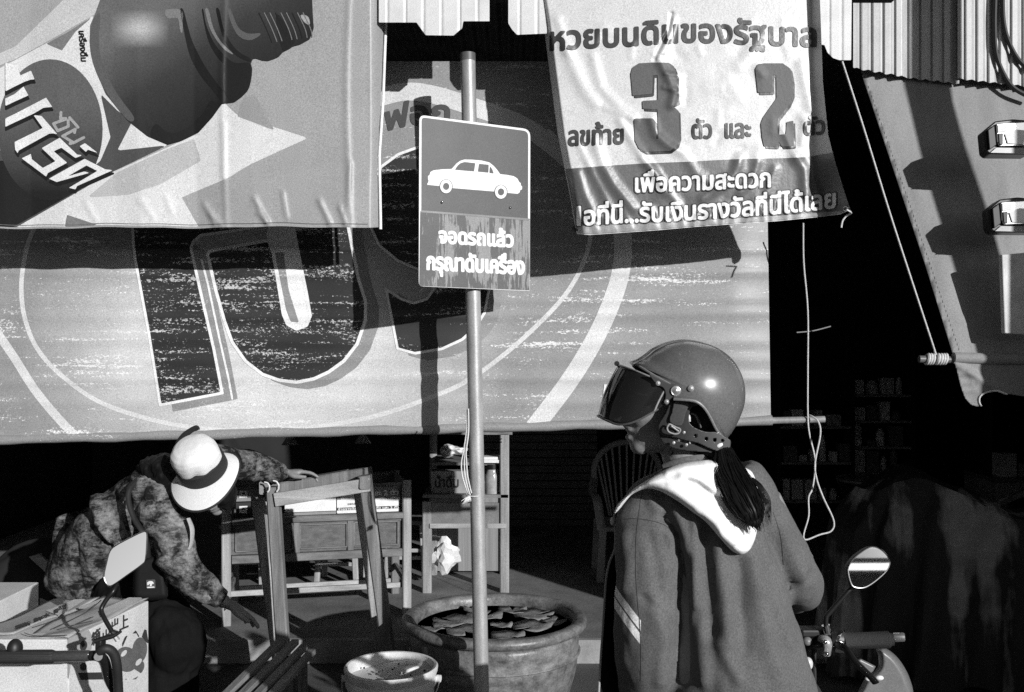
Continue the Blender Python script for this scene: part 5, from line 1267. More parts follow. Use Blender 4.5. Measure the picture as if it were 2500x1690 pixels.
def hand(m_, wrist, kn, palm, side, curls, s=1., thumb=.5, spread=.10):
    """wrist -> knuckles; palm = direction the palm faces; side = towards the thumb"""
    wrist, kn = Vector(wrist), Vector(kn); d = (kn-wrist).normalized(); p = Vector(palm); p = (p-d*p.dot(d)).normalized(); t = Vector(side); t = (t-d*t.dot(d)-p*t.dot(p)).normalized()
    m_.tube([wrist-d*.03, wrist, wrist+(kn-wrist)*.5, kn-d*.008, kn+d*.004], [(.026*s, .019*s), (.026*s, .018*s), (.036*s, .017*s), (.041*s, .014*s), (.034*s, .010*s)], 14, sub=3, up=tuple(p))
    for k, (off, ln) in enumerate(((.030, .92), (.010, 1.02), (-.010, .96), (-.029, .76))):
        b_ = kn+t*off*s-d*.006; pts = [b_-d*.02, b_]; dr = (d+t*off*spread*25).normalized(); c = curls[k]
        for j, l in enumerate((.043, .027, .022)):
            a = c*(.55, .75, .5)[j]; ax = dr.cross(p).normalized()
            dr = Matrix.Rotation(a, 3, ax) @ dr if (Matrix.Rotation(.1, 3, ax) @ dr).dot(p) > dr.dot(p) else Matrix.Rotation(-a, 3, ax) @ dr
            pts.append(pts[-1]+dr*l*ln*s)
        m_.tube(pts, [.0095*s, .0098*s, .0085*s, .0078*s, .0058*s], 9, sub=3)
    b_ = wrist+(kn-wrist)*.25+t*.022*s; dr = (d*.75+t*.75+p*thumb).normalized()
    m_.tube([b_-dr*.015, b_+dr*.022*s, b_+(dr*.9+d*.4).normalized()*.052*s, b_+(dr*.7+d*.7).normalized()*.082*s], [.014*s, .0125*s, .0105*s, .007*s], 9, sub=3)
skin = M('skin', .24, rough=.5, spec=.4, var=.15, vs=25, grain=.2, bump=.05, bs=200)
hairm = M('hair', .007, rough=.5, spec=.25, var=.2, vs=1, vec=(200, 200, 30), grain=0)

# ------------------------------------------------------------------ the rider
RK = .865
RESIZE[0] = (Vector((.50, 2.25, .90)), Vector((.4325, 1.9463, 1.0013)), RK)
rid = thing('person', 'rider in a visored helmet and hooded jacket, seen from behind, hair in a ponytail', 'person', (.50, 2.25, .62))
RD = 2.30
def HG(x, y, d=RD): return W(1420+.19097*x, 820+.19097*y, d)
E_ = lambda x, y, d=RD: W(1380+.3756*x, 1100+.3756*y, d)
# head frame: forward (image left and a little up), head up, lateral = towards the camera
hf = Vector((-.95, 0, .30)).normalized(); hu = Vector((.30, 0, .95)).normalized(); hl = Vector((0, -1, 0))
hc = HG(1330, 760)
H = lambda a, b_, c: hc+hf*a+hu*b_+hl*c
body = MB()
body.ell(H(-.015, .02, 0), .098, .075, .098, Matrix((hf, hl, hu)).transposed(), 28, 18)      # skull
body.tube([HG(1150, 700), HG(1010, 1000), HG(930, 1240), HG(800, 1385)], [(.062, .066), (.066, .062), (.056, .054), (.030, .028)], 16, sub=4, up=(0, 1, 0))
body.ell(HG(748, 1385), .0255, .030, .025); body.ell(HG(722, 1425), .018, .022, .016); body.ell(HG(860, 1330), .036, .042, .028)       # chin
body.ell(HG(800, 1240), .033, .042, .042)                                                    # mouth area
body.ell(HG(628, 1200), .0150, .022, .0075, Matrix.Rotation(.3, 3, 'Y')); body.ell(HG(634, 1298), .0145, .020, .0085); body.ell(HG(680, 1140), .015, .016, .014)    # lips
body.tube([HG(800, 800), HG(650, 980), HG(555, 1090), HG(630, 1125)], [.012, .014, .013, .011], 10, sub=4)  # nose
body.ell(HG(800, 900), .055, .060, .060)                                                      # cheeks, brow
for s_ in (-1, 1): body.ell(HG(1180, 960)+hl*.066*s_, .016, .006, .026)
neck0, neck1 = HG(1260, 1300), E_(800, 120)
body.tube([HG(1240, 1080), neck0, neck1, E_(860, 260)], [(.056, .054), (.052, .054), (.054, .058), (.075, .075)], 18, sub=4, up=(0, 1, 0))
tors = [(800, 160, .065, .06), (840, 240, .13, .085), (880, 420, .155, .10), (950, 700, .145, .10), (1020, 1000, .14, .105), (1070, 1300, .15, .115), (1110, 1560, .16, .125), (1120, 1720, .14, .115)]
body.tube([E_(x, y) for x, y, a, b_ in tors], [(a, b_) for x, y, a, b_ in tors], 24, sub=4, up=(0, 1, 0))
la = [E_(540, 330), E_(470, 640), E_(470, 1000, 2.28), E_(500, 1330, 2.30), E_(560, 1480, 2.46), E_(640, 1440, 2.62)]
body.tube(la, [.05, .048, .044, .042, .035, .026], 14, sub=4)
ra = [E_(1270, 330), E_(1420, 620, 2.32), E_(1530, 890, 2.36), E_(1400, 950, 2.50), E_(1260, 1000, 2.62)]
body.tube(ra, [.05, .046, .042, .036, .026], 14, sub=4)
hand(body, E_(650, 1438, 2.63), E_(700, 1420, 2.70), (0, .2, -1), (1, 0, 0), (1.1, 1.2, 1.2, 1.2))
hand(body, E_(1250, 1003, 2.63), E_(1200, 1020, 2.70), (-.3, .2, -1), (-1, 0, .2), (.8, .9, 1., 1.1))
hipc = E_(1115, 1680)
for s_ in (-1, 1):
    h0 = Vector((hipc.x+s_*.075, 2.32, .74)); kn_ = Vector((hipc.x+.10+s_*.17, 2.72, .66)); ft = Vector((kn_.x-.03, 2.58, .30)); 
    body.tube([h0, (h0+kn_)/2+Vector((0, 0, .02)), kn_, (kn_+ft)/2+Vector((0, .0, 0)), ft], [.085, .075, .058, .052, .036], 14, sub=4)
    body.tube([ft+Vector((0, -.05, .01)), ft+Vector((0, .05, -.01)), ft+Vector((0, .16, -.03))], [(.032, .036), (.038, .03), (.03, .014)], 12, sub=4)
co, no, fc = fuse(body, .0042, 4)
bo = put('body', co, fc, skin, rid)
eyem = M('eye_white', .7, rough=.2)
for s_ in (-1, 1):
    p = HG(700, 850)+hl*.030*s_+hf*.014
    e_ = MB().ell(p, .011, .011, .011).obj('eye', eyem, rid, smooth=True)
    MB().ell(p+hf*.0075, .005, .005, .005).obj('iris', black, e_, smooth=True)
    MB().tube([HG(650, 720)+hl*(.018*s_)+hf*.012, HG(640, 700)+hl*.032*s_+hf*.010, HG(680, 720)+hl*.046*s_], .003, 6).obj('eyebrow', hairm, rid, smooth=True)
# trousers
tr = MB()
for s_ in (-1, 1):
    h0 = Vector((hipc.x+s_*.075, 2.32, .74)); kn_ = Vector((hipc.x+.10+s_*.17, 2.72, .66)); ft = Vector((kn_.x-.03, 2.58, .30))
    tr.tube([h0, (h0+kn_)/2+Vector((0, 0, .02)), kn_, (kn_+ft)/2, ft+Vector((0, 0, .02))], [.105, .092, .074, .066, .06], 16, sub=4)
tr.ell(Vector((hipc.x, 2.28, .74)), .17, .14, .11)
co, no, fc = fuse(tr, .010, 6); put('trousers', co, fc, M('trousers', .03, rough=.8, var=.3), rid)
sho = M('shoe', .05, rough=.5)
for s_ in (-1, 1):
    ft = Vector((hipc.x+.10+s_*.17-.03, 2.58, .30)); MB().tube([ft+Vector((0, -.07, -.0)), ft+Vector((0, .03, -.01)), ft+Vector((0, .12, -.025)), ft+Vector((0, .19, -.035))], [(.036, .036), (.046, .044), (.044, .03), (.026, .014)], 14, sub=4).obj('shoe', sho, rid, smooth=True)
# jacket
jk = MB()
jt = [(800, 170, .075, .070), (800, 225, .135, .090), (835, 300, .182, .108), (880, 420, .190, .122), (930, 600, .172, .128), (985, 800, .158, .130), (1040, 1050, .156, .132), (1090, 1300, .162, .138), (1140, 1560, .176, .148), (1160, 1720, .18, .15)]
jk.tube([E_(x, y) for x, y, a, b_ in jt], [(a, b_) for x, y, a, b_ in jt], 40, sub=5, up=(0, 1, 0))
jk.tube([E_(700, 300, 2.31), E_(570, 380, 2.29), E_(535, 560, 2.27), E_(540, 800, 2.26), E_(540, 1050, 2.26), E_(545, 1280, 2.28), E_(560, 1500, 2.34), E_(600, 1600, 2.44), E_(640, 1520, 2.58)], [(.070, .075), (.072, .078), (.074, .078), (.077, .078), (.083, .080), (.082, .080), (.080, .078), (.068, .068), (.050, .05)], 24, sub=6, up=(0, 1, 0))
jk.tube([E_(1120, 300, 2.32), E_(1240, 400, 2.31), E_(1370, 620, 2.31), E_(1480, 800, 2.33), E_(1530, 880, 2.38), E_(1440, 935, 2.48), E_(1300, 990, 2.60)], [(.066, .075), (.068, .075), (.064, .07), (.058, .064), (.054, .06), (.05, .05), (.042, .042)], 24, sub=6, up=(0, 1, 0))
jk.tube([E_(590, 300), E_(900, 235), E_(1180, 330)], [(.060, .055), (.07, .07), (.060, .058)], 20, sub=6)
co, no, fc = fuse(jk, .0075, 5, .5)
pp = np.stack([1250+F*co[:, 0]/co[:, 1], HZ-F*(co[:, 2]-CH)/co[:, 1]], 1)
TE = lambda pts: T('E', pts)
jf = [(TE([(835, 430), (850, 600), (845, 800), (850, 1000)]), .009, 13), (TE([(980, 560), (1010, 800), (1040, 1000), (1060, 1250)]), .010, 17), (TE([(690, 330), (760, 470), (800, 640)]), .008, 13),
      (TE([(1200, 700), (1260, 1000), (1330, 1300), (1400, 1490)]), .008, 20), (TE([(1140, 720), (1150, 1000), (1180, 1300)]), -.007, 16), (TE([(905, 520), (920, 800), (950, 1200)]), -.008, 14), (TE([(560, 330), (610, 400), (680, 520), (735, 640)]), .007, 12),
      (TE([(640, 430), (720, 560), (750, 760), (765, 1000), (770, 1200), (755, 1490)]), -.020, 10), (TE([(550, 560), (600, 760), (640, 1000)]), -.006, 16), (TE([(600, 1000), (640, 1250), (620, 1490)]), .006, 18), (TE([(500, 960), (580, 1010), (700, 1150)]), -.005, 10),
      (TE([(390, 560), (400, 760), (380, 900)]), .005, 14), (TE([(1320, 500), (1400, 720), (1470, 880)]), -.009, 10), (TE([(1400, 520), (1500, 700), (1560, 860)]), .005, 12), (TE([(1480, 900), (1560, 860), (1620, 800)]), -.005, 9), (TE([(1300, 900), (1400, 1060), (1460, 1250)]), .007, 16), (TE([(1000, 1250), (1080, 1400), (1130, 1490)]), .007, 16), (TE([(880, 1150), (900, 1490)]), .007, 18)]
h = ridges(pp, jf); back = np.clip(-no[:, 1]*2, 0, 1)
nzv = np.array([mnoise.fractal(Vector(c)*9, 1.0, 2.0, 3) for c in co])*.004+np.array([mnoise.fractal(Vector((c[0]*17, c[1]*17, c[2]*5)), 1.0, 2.0, 3) for c in co])*.0045
co = co+no*((h*1.5*back)+nzv)[:, None]
def stripes(nt):
    """two white bands slanting across the outside of the left sleeve, with the seam that ends them"""
    x = coord(nt, 0); z = coord(nt, 2); tc = nt.nodes.new('ShaderNodeTexCoord')
    def w(px, py): v = E_(px, py, 2.20); return (v.x-.50)*RK, (v.z-.62)*RK
    def band(p, q, wd_):
        (x0, z0), (x1, z1) = w(*p), w(*q); L_ = math.hypot(x1-x0, z1-z0); nx, nz_ = -(z1-z0)/L_, (x1-x0)/L_
        dd = mth(nt, 'ADD', mth(nt, 'MULTIPLY', mth(nt, 'SUBTRACT', x, x0), nx), mth(nt, 'MULTIPLY', mth(nt, 'SUBTRACT', z, z0), nz_))
        return mth(nt, 'LESS_THAN', mth(nt, 'ABSOLUTE', dd), wd_)
    m1 = band((335, 945), (487, 1130), .0066); m2 = band((318, 1005), (487, 1222), .0066)
    xs, _ = w(487, 1100)
    a = mth(nt, 'MULTIPLY', mth(nt, 'MAXIMUM', m1, m2), mth(nt, 'LESS_THAN', x, xs))
    return mixf(nt, a, .115, .84)
jm = M('jacket_fleece', .105, rough=.9, spec=.2, var=.12, vs=14, grain=.38, gs=330, fn=stripes, bump=.10, bs=350)
jo = put('jacket', co, fc, jm, rid)
bvh = BVHTree.FromPolygons([Vector(c) for c in co], fc)
def on_jacket(px, py, off=0, default=2.2):
    r = (W(px, py, 1)-EYE).normalized(); hit = bvh.ray_cast(EYE, r)
    if hit[0] is None: return None
    return hit[0]-r*off
seam = M('jacket_seam', .05, rough=.9)
def seamline(pts, nm='seam', r=.0009, m_=seam, off=.0000):
    q = [on_jacket(x, y, off) for x, y in spline2(TE(pts), 10)]; q = [p for p in q if p is not None]
    if len(q) > 3: MB().tube(q, r, 6).obj(nm, m_, jo, smooth=True)
seamline([(500, 250), (480, 400), (462, 560), (458, 760), (468, 950), (482, 1100), (492, 1300), (490, 1500)])
seamline([(388, 447), (430, 442), (520, 450), (600, 468), (660, 495), (715, 562)])
seamline([(1350, 400), (1400, 560), (1420, 760)], r=.0009)
# open front edge of the jacket with its zip
ff = MB()
fp = [(318, 415), (325, 520), (322, 640), (290, 720), (268, 820), (256, 960), (245, 1150), (232, 1320), (222, 1500), (215, 1650)]
fq, _ = smooth_path([Vector((x, y, 0)) for x, y in fp], [1]*len(fp), 5); n = len(fq)
vs = []; fs = []
for p in fq:
    a = E_(p.x, p.y, 2.34); c = E_(460, p.y, 2.40); vs += [a, a.lerp(c, .5)+Vector((0, .02, 0)), c]
for i in range(n-1): fs += [(3*i, 3*i+1, 3*i+4, 3*i+3), (3*i+1, 3*i+2, 3*i+5, 3*i+4)]
ff.add(vs, fs); ff.obj('front_flap', M('flap_shade', .008, rough=.95, spec=.1), jo, smooth=True, solid=.004)  # the flap's shade is put into its near-black colour
MB().tube([E_(p.x, p.y, 2.337) for p in fq], .0028, 7).obj('zip_edge', M('zip_edge', .34, rough=.6), jo, smooth=True)
MB().ell(E_(308, 460, 2.33), .006, .006, .010).obj('cord_toggle', M('toggle_white', .7, rough=.5), jo, smooth=True)
MB().ell(E_(1585, 708, 2.335), .010, .010, .017).obj('sleeve_button', M('button_white', .8, rough=.4), jo, smooth=True)
# white hood lying on the back
hoodm = M('hood_fleece', .80, rough=.95, spec=.15, var=.04, vs=12, grain=.10, gs=300, bump=.10, bs=260)
hood = [(318, 412), (330, 370), (352, 338), (400, 295), (450, 245), (520, 200), (590, 160), (660, 118), (740, 88), (830, 72), (945, 62), (1020, 80), (1080, 95), (1130, 98), (1190, 122), (1220, 150), (1245, 215), (1262, 300), (1258, 400), (1250, 490), (1238, 560), (1215, 620), (1190, 655), (1150, 676), (1110, 668), (1070, 640), (1010, 575), (960, 515), (900, 452), (820, 395), (740, 335), (650, 280), (590, 255), (535, 248), (480, 262), (430, 290), (390, 335), (350, 385)]
hoodp = spline2(TE(hood), 3, True)
def hood_d(px, py):
    q = on_jacket(px, py)
    x = (px-1705)/235.
    d0 = 2.30-.115*math.sqrt(max(0, 1-x*x)) if abs(x) < 1 else 2.30
    d0 += .10*max(0, (1180-py)/80.)*(1 if py < 1180 else 0)*.35
    if q is not None: d0 = min(d0, q.y+.004)
    return d0
hd_cache = {}
vs, fs, sv = march(lambda P: sdf(P, [hoodp]), *bounds([hoodp], 4), 3)
dd = np.array([hood_d(x, y) for x, y in vs])
# relax the depth so the cloth lies smoothly over what is under it
nb = [[] for _ in vs]
for f in fs:
    for a, b_ in zip(f, list(f[1:])+[f[0]]): nb[a].append(b_); nb[b_].append(a)
jy = np.array([(lambda q: q.y if q is not None else 9.)(on_jacket(x, y)) for x, y in vs])
for _ in range(34): dd = np.minimum(dd+.004, np.array([dd[q].mean() if q else dd[i] for i, q in enumerate(nb)]))
dd = np.minimum(dd, jy-.012)
for _ in range(9): dd = np.array([.5*dd[i]+.5*dd[q].mean() if q else dd[i] for i, q in enumerate(nb)])
hr = [(TE([(800, 195), (860, 215), (930, 270), (985, 302), (1060, 322)]), -.008, 7), (TE([(760, 165), (860, 190), (960, 250), (1050, 290)]), .010, 12), (TE([(560, 210), (700, 260), (850, 370), (1000, 500), (1120, 640)]), .010, 22), (TE([(480, 240), (600, 200), (720, 190)]), .006, 14), (TE([(1080, 630), (1130, 620), (1200, 630)]), -.006, 6), (TE([(940, 70), (975, 150), (985, 260)]), -.008, 8), (TE([(660, 140), (780, 105), (940, 95)]), .008, 9), (TE([(1140, 105), (1190, 160), (1230, 230)]), -.008, 7), (TE([(420, 300), (520, 235), (640, 225)]), -.004, 9)]
hh = ridges(np.array(vs), hr)
fr = []; bk = []
for (x, y), s_, d_, r_, j_ in zip(vs, sv, dd, hh, jy):
    q = min(max(s_, 0)/17., 1); t = .026*math.sqrt(max(0, 1-(1-q)**2))
    fr.append(W(x, y, min(d_-t-r_-.001, j_-.008))); bk.append(W(x, y, d_+.012))
n = len(vs); faces = [tuple(f[::-1]) for f in fs]+[tuple(i+n for i in f) for f in fs]; ec = set()
for f in fs:
    for a, b_ in zip(f, list(f[1:])+[f[0]]): ec.add((a, b_))
faces += [(a, b_, b_+n, a+n) for a, b_ in ec if (b_, a) not in ec]
hm = MB(); hm.add(fr+bk, faces); ho_ = hm.obj('hood', hoodm, rid, smooth=True)
cl_ = MB(); cl_.tube([E_(640, 112, 2.262), E_(720, 78, 2.245), E_(800, 58, 2.235), E_(880, 49, 2.232), E_(925, 52, 2.235)], [(.004, .008)]*5, 10, sub=5).obj('collar', M('collar_grey', .13, rough=.9, grain=.3), rid, smooth=True)
# ponytail
pt = [(990, 745, 2.235, 30), (1010, 800, 2.215, 62), (1030, 880, 2.195, 82), (1075, 980, 2.165, 96), (1130, 1080, 2.14, 102), (1180, 1170, 2.125, 88), (1212, 1235, 2.12, 50), (1226, 1275, 2.12, 10)]
DD = lambda x, y, d: W(1380+.3819*x, 800+.3819*y, d)
ptm = MB(); cen = [DD(x, y, d) for x, y, d, r in pt]; rad = [(r*.3819/F*2.17, r*.3819/F*2.17*.6) for x, y, d, r in pt]
ptm.tube(cen, rad, 22, sub=6, up=(0, 1, 0)); po = ptm.obj('ponytail', hairm, rid, smooth=True)
sc_, _r = smooth_path(cen, [r[0] for r in rad], 6)
random.seed(8); sd = MB()
for k in range(330):
    a = random.uniform(0, 2*math.pi); e = random.uniform(.80, 1.08); i0 = random.randrange(0, 14); i1 = min(len(sc_)-1, random.randrange(len(sc_)-14, len(sc_)+4))
    w_ = random.uniform(-.3, .3); q = []
    for i in range(i0, i1, 4):
        u = (i-i0)/max(1, i1-i0); al, bl, _t = frame_of(sc_[min(i+1, len(sc_)-1)]-sc_[max(i-1, 0)], (0, 1, 0))
        aa = a+w_*u*2; rr = _r[i]*e*(1+.12*math.sin(u*6+k)); q.append(sc_[i]+al*rr*math.cos(aa)+bl*rr*.62*math.sin(aa)+Vector((0, 0, -.0)))
    if len(q) > 2:
        if random.random() < .35: q.append(q[-1]+(q[-1]-q[-2])*random.uniform(.5, 1.2)+Vector((random.uniform(-.006, .006), 0, random.uniform(-.006, .004))))
        sd.tube(q, [.0008]*(len(q)-1)+[.0003], 4, sub=2, cap=False)
for (x0, y0, x1, y1) in ((1230, 1000, 1300, 1200), (1215, 990, 1310, 1230), (1240, 1060, 1290, 1240), (1180, 960, 1260, 1080), (1000, 1000, 1060, 1160), (1060, 1130, 1140, 1260), (1100, 1180, 1170, 1300)):
    for j in range(5): sd.tube([DD(x0+j*5, y0, 2.15), DD((x0+x1)/2+j*9+10, (y0+y1)/2, 2.13), DD(x1+j*4-10, y1+j*7, 2.13)], [.0013, .001, .0004], 4, sub=4, cap=False)
sd.obj('strands', hairm, po, smooth=True)
MB().tube([DD(945, 768, 2.225), DD(980, 755, 2.21), DD(1008, 740, 2.215)], [.004, .0055, .004], 10, sub=4).obj('hair_tie', M('hair_tie', .82, rough=.6), rid, smooth=True)
nk = MB(); random.seed(14)
for k in range(26):
    x = random.uniform(690, 900); nk.tube([DD(x, 745, 2.262), DD(x-random.uniform(5, 40), 790, 2.255), DD(x-random.uniform(-10, 60), 830+random.uniform(-10, 12), 2.258)], [.0009, .0007, .0003], 4, sub=4, cap=False)
nk.tube([DD(870, 700, 2.27), DD(900, 770, 2.25), DD(960, 800, 2.235), DD(1010, 790, 2.23)], [(.02, .02), (.022, .022), (.02, .02), (.012, .012)], 10, sub=4)
nk.obj('nape_hair', hairm, rid, smooth=True)

# ------------------------------------------------------------------ helmet
hel = thing('motorbike_helmet', "glossy grey open-face helmet with a dark flip visor, on the rider's head", 'helmet', HG(1330, 1300))
full = spline2([(640, 350), (780, 280), (900, 195), (1000, 140), (1100, 100), (1300, 66), (1500, 92), (1700, 158), (1880, 280), (2000, 440), (2062, 640), (2062, 850), (2005, 1030), (1930, 1180), (1835, 1305), (1700, 1380), (1400, 1420), (1100, 1330), (850, 1120), (720, 850), (640, 560)], 6, True)
cut = spline2([(612, 362), (660, 352), (740, 318), (900, 200), (1000, 143), (1100, 100), (1300, 66), (1500, 92), (1700, 158), (1880, 280), (2000, 440), (2062, 640), (2062, 850), (2005, 1030), (1930, 1180), (1860, 1280), (1830, 1304), (1775, 1290), (1690, 1238), (1600, 1140), (1500, 975), (1420, 870), (1350, 815), (1280, 792), (1180, 785), (1075, 780), (1060, 700), (1030, 600), (860, 500), (700, 392)], 6, True)
hx, hy = 1360., 690.
def radial(loop, ph):
    dx, dy = math.cos(ph), math.sin(ph); best = 0
    for (x0, y0), (x1, y1) in zip(loop, loop[1:]+loop[:1]):
        ex, ey = x1-x0, y1-y0; den = dx*ey-dy*ex
        if abs(den) < 1e-9: continue
        t = ((x0-hx)*ey-(y0-hy)*ex)/den; s_ = ((x0-hx)*dy-(y0-hy)*dx)/den
        if -1e-9 <= s_ <= 1+1e-9 and t > best: best = t
    return best
NP, NS = 160, 22; hb = .128; kpx = .19097/F*RD
vs = []; fs = []; hcv = HG(hx, hy)
rows = []
for i in range(NP):
    ph = 2*math.pi*i/NP; R_ = radial(full, ph); C_ = min(radial(cut, ph), R_)
    q = C_/R_; tm = math.pi/2 if q > .965 else math.asin(q)
    rows.append((ph, R_, tm))
for sgn_ in (-1, 1):
    for ph, R_, tm in rows:
        for j in range(NS+1):
            t = tm*j/NS; r = R_*math.sin(t)*kpx
            vs.append(hcv+Vector((r*math.cos(ph), 0, -r*math.sin(ph)))+Vector((0, sgn_*hb*math.cos(t)**.9, 0)))
for h_ in (0, 1):
    b_ = h_*NP*(NS+1)
    for i in range(NP):
        i2 = (i+1) % NP
        for j in range(NS): fs.append((b_+i*(NS+1)+j, b_+i2*(NS+1)+j, b_+i2*(NS+1)+j+1, b_+i*(NS+1)+j+1))
hmM = M('helmet_paint', .125, rough=.30, spec=.6, var=.08, grain=.25, gs=300, coat=.35, worn=(.24, lambda nt: mth(nt, 'MAXIMUM', ramp(nt, nz(nt, 1, (240, 30, 60), 2, .5), .70, .73), ramp(nt, nz(nt, 70, None, 3, .7, seed=3), .72, .75))))
hm = MB(); hm.add(vs, fs); hs = hm.obj('shell', hmM, hel, smooth=True, merge=2e-4)
m_ = hs.modifiers.new('solid', 'SOLIDIFY'); m_.thickness = .005; m_.offset = -1
trim_m = M('helmet_trim', .20, rough=.4, spec=.5)
def hel_y(x, y):
    ph = math.atan2(y-hy, x-hx); R_ = radial(full, ph); q = min(1, math.hypot(x-hx, y-hy)/R_)
    return hb*math.cos(math.asin(q))**.9
def HS(x, y, off=0, s_=-1): v = HG(x, y); return Vector((v.x, RD+s_*(hel_y(x, y)+off), v.z))
for s_ in (-1, 1):
    MB().tube([HS(x, y, .001, s_) for x, y in spline2([(1075, 782), (1180, 786), (1290, 795), (1360, 822), (1430, 880), (1500, 975), (1600, 1140), (1690, 1238), (1775, 1290), (1828, 1302)], 5)], .0032, 8).obj('edge_trim', trim_m, hel, smooth=True)
    MB().tube([HS(x, y, .001, s_) for x, y in spline2([(700, 392), (860, 502), (1030, 602)], 6)], .0032, 8).obj('edge_trim', trim_m, hel, smooth=True)
# front peak and the ridge over the crown
rg = MB(); rp_ = spline2([(640, 355), (740, 312), (830, 250), (900, 192), (1000, 138), (1100, 98), (1200, 76), (1330, 64), (1500, 90), (1700, 157), (1880, 279), (2000, 439), (2060, 640)], 5)
rg.tube([HG(x, y) for x, y in rp_], [(.0055*(1-.6*i/len(rp_)), .034*(1-.75*i/len(rp_))) for i in range(len(rp_))], 14, up=(0, -1, 0)); rg.obj('crown_ridge', M('helmet_ridge', .055, rough=.3, coat=.4), hel, smooth=True)
# visor
vf = Vector((-.93, 0, .37)).normalized(); vd = Vector((-.37, 0, -.93)).normalized(); v0 = HG(1010, 590)
VA, VB, VL = .1085, .128, .130
vism, vnt, vp = newmat('visor_smoke'); vp.inputs['Base Color'].default_value = (.055, .055, .055, 1); vp.inputs['Roughness'].default_value = .07
vp.inputs['Transmission Weight'].default_value = .72; vp.inputs['IOR'].default_value = 1.45
def vis(u, v):
    th = math.radians(-96+192*u); c = math.cos(th); side = max(0, (abs(th)-.75)/(1.676-.75))
    t1 = 1.0-.62*side**2.2; t0 = -.0+.02*side
    t = t0+(t1-t0)*v
    return v0+vf*VA*max(-.2, c)**(.9 if c > 0 else 1)*(1 if c > 0 else 0)+vf*(VA*c if c <= 0 else 0)+Vector((0, -VB*math.sin(th)*.99, 0))+vd*VL*t+vf*.006*math.sin(t*math.pi)
vo = MB().grid(vis, 64, 16).obj('visor', vism, hel, smooth=True)
m_ = vo.modifiers.new('solid', 'SOLIDIFY'); m_.thickness = .0028
rimm = M('visor_rim', .30, rough=.35)
MB().tube([vis(.02+.96*i/50, 1.) for i in range(51)], .0024, 7).obj('visor_rim', M('visor_rim_low', .10, rough=.3), vo, smooth=True)
MB().tube([vis(.04+.92*i/50, 0) for i in range(51)], .0022, 7).obj('visor_rim', rimm, vo, smooth=True)
MB().tube([vis(.965, .25+.75*i/10) for i in range(11)], .0022, 7).obj('visor_rim', rimm, vo, smooth=True)
MB().tube([vis(.5+.012*(i-1), -.0)+vf*.004-vd*.002 for i in range(3)], .006, 10).obj('visor_tab', dark_metal, vo, smooth=True)
def side_plate(pts, off, th_, nm, m__, par):
    b_ = MB(); P_ = [HG(x, y)+Vector((0, -VB-off, 0)) for x, y in pts]; b_.prism(P_, (0, th_, 0)); return b_.obj(nm, m__, par, bevel=.0015)
side_plate(spline2([(760, 470), (870, 520), (1010, 590), (1075, 605), (1125, 650), (1115, 710), (1060, 745), (1010, 790), (985, 850), (945, 830), (960, 720), (930, 640), (850, 600)], 4, True), .004, .004, 'visor_arm', black, hel)
for x, y, r in ((868, 585, .0058), (972, 808, .0058)): MB().lathe([(r, 0), (r*.9, .003), (r*.4, .005), (0, .0055)], HG(x, y)+Vector((0, -VB-.004, 0)), 20, axis=(0, -1, 0)).obj('rivet', galv, hel, smooth=True)
MB().lathe([(.0122, 0), (.0118, .003), (.0105, .004), (.0095, .003), (.006, .004), (.003, .006), (0, .0064)], HG(1083, 675)+Vector((0, -VB-.005, 0)), 28, axis=(0, -1, 0)).obj('pivot_screw', M('pivot_bright', .8, rough=.25, metal=.85, grain=.05), hel, smooth=True)
MB().lathe([(.0075, 0), (.007, .003), (.003, .006), (0, .0064)], HS(1268, 648, .0), 20, axis=(0, -1, 0)).obj('rivet', galv, hel, smooth=True)
# straps: flat leather pieces hugging the side of the head
lea = M('strap_leather', .022, rough=.38, spec=.6, var=.3, vs=20, coat=.2)
def strap_s(base, off):
    def f(P, o_):
        r = []
        for x, y in np.asarray(P, float):
            gx, gy = (x-1420)/.19097, (y-820)/.19097
            k = math.sqrt(max(.0, 1-((gx-1330)/720.)**2)); yy = base*(.55+.45*k); v = W(x, y, RD); r.append(Vector((v.x, RD-yy-off-o_, v.z)))
        return r
    return f
GT = lambda pts: T('G', pts)
def strap(nm, pts, base, th_, par=hel, cell=2.5, m__=lea, holes=()):
    o = layer(nm, [GT(pts)]+[GT(h_) for h_ in holes], m__, strap_s(base, th_), 0, par, cell, evenodd=True)
    md = o.modifiers.new('solid', 'SOLIDIFY'); md.thickness = .005; md.offset = 0; return o
ci = lambda x, y, r: [(x+r*math.cos(t), y+r*1.15*math.sin(t)) for t in [2*math.pi*i/14 for i in range(14)]]
earg = spline2([(1075, 770), (1300, 790), (1330, 850), (1290, 930), (1275, 1040), (1310, 1110), (1400, 1160), (1500, 1188), (1620, 1195), (1740, 1260), (1800, 1310), (1775, 1400), (1700, 1440), (1560, 1400), (1380, 1320), (1240, 1290), (1100, 1250), (960, 1230), (910, 1160), (930, 1080), (1000, 960), (1040, 860)], 4, True)
strap('ear_strap', earg, .088, .006, holes=[ci(1358, 1235, 22), ci(1490, 1272, 22), ci(1595, 1288, 22), ci(1692, 1295, 20)])
strap('ear_strap', spline2([(1110, 800), (1270, 815), (1230, 950), (1175, 1110), (1040, 1060), (1070, 940)], 3, True), .090, .012, m__=M('strap_raised', .05, rough=.4, spec=.6, var=.2))
strap('chin_strap', spline2([(930, 1180), (1010, 1200), (1160, 1310), (1420, 1360), (1720, 1430), (1700, 1470), (1500, 1440), (1250, 1420), (1080, 1380), (960, 1300)], 3, True), .078, .004)
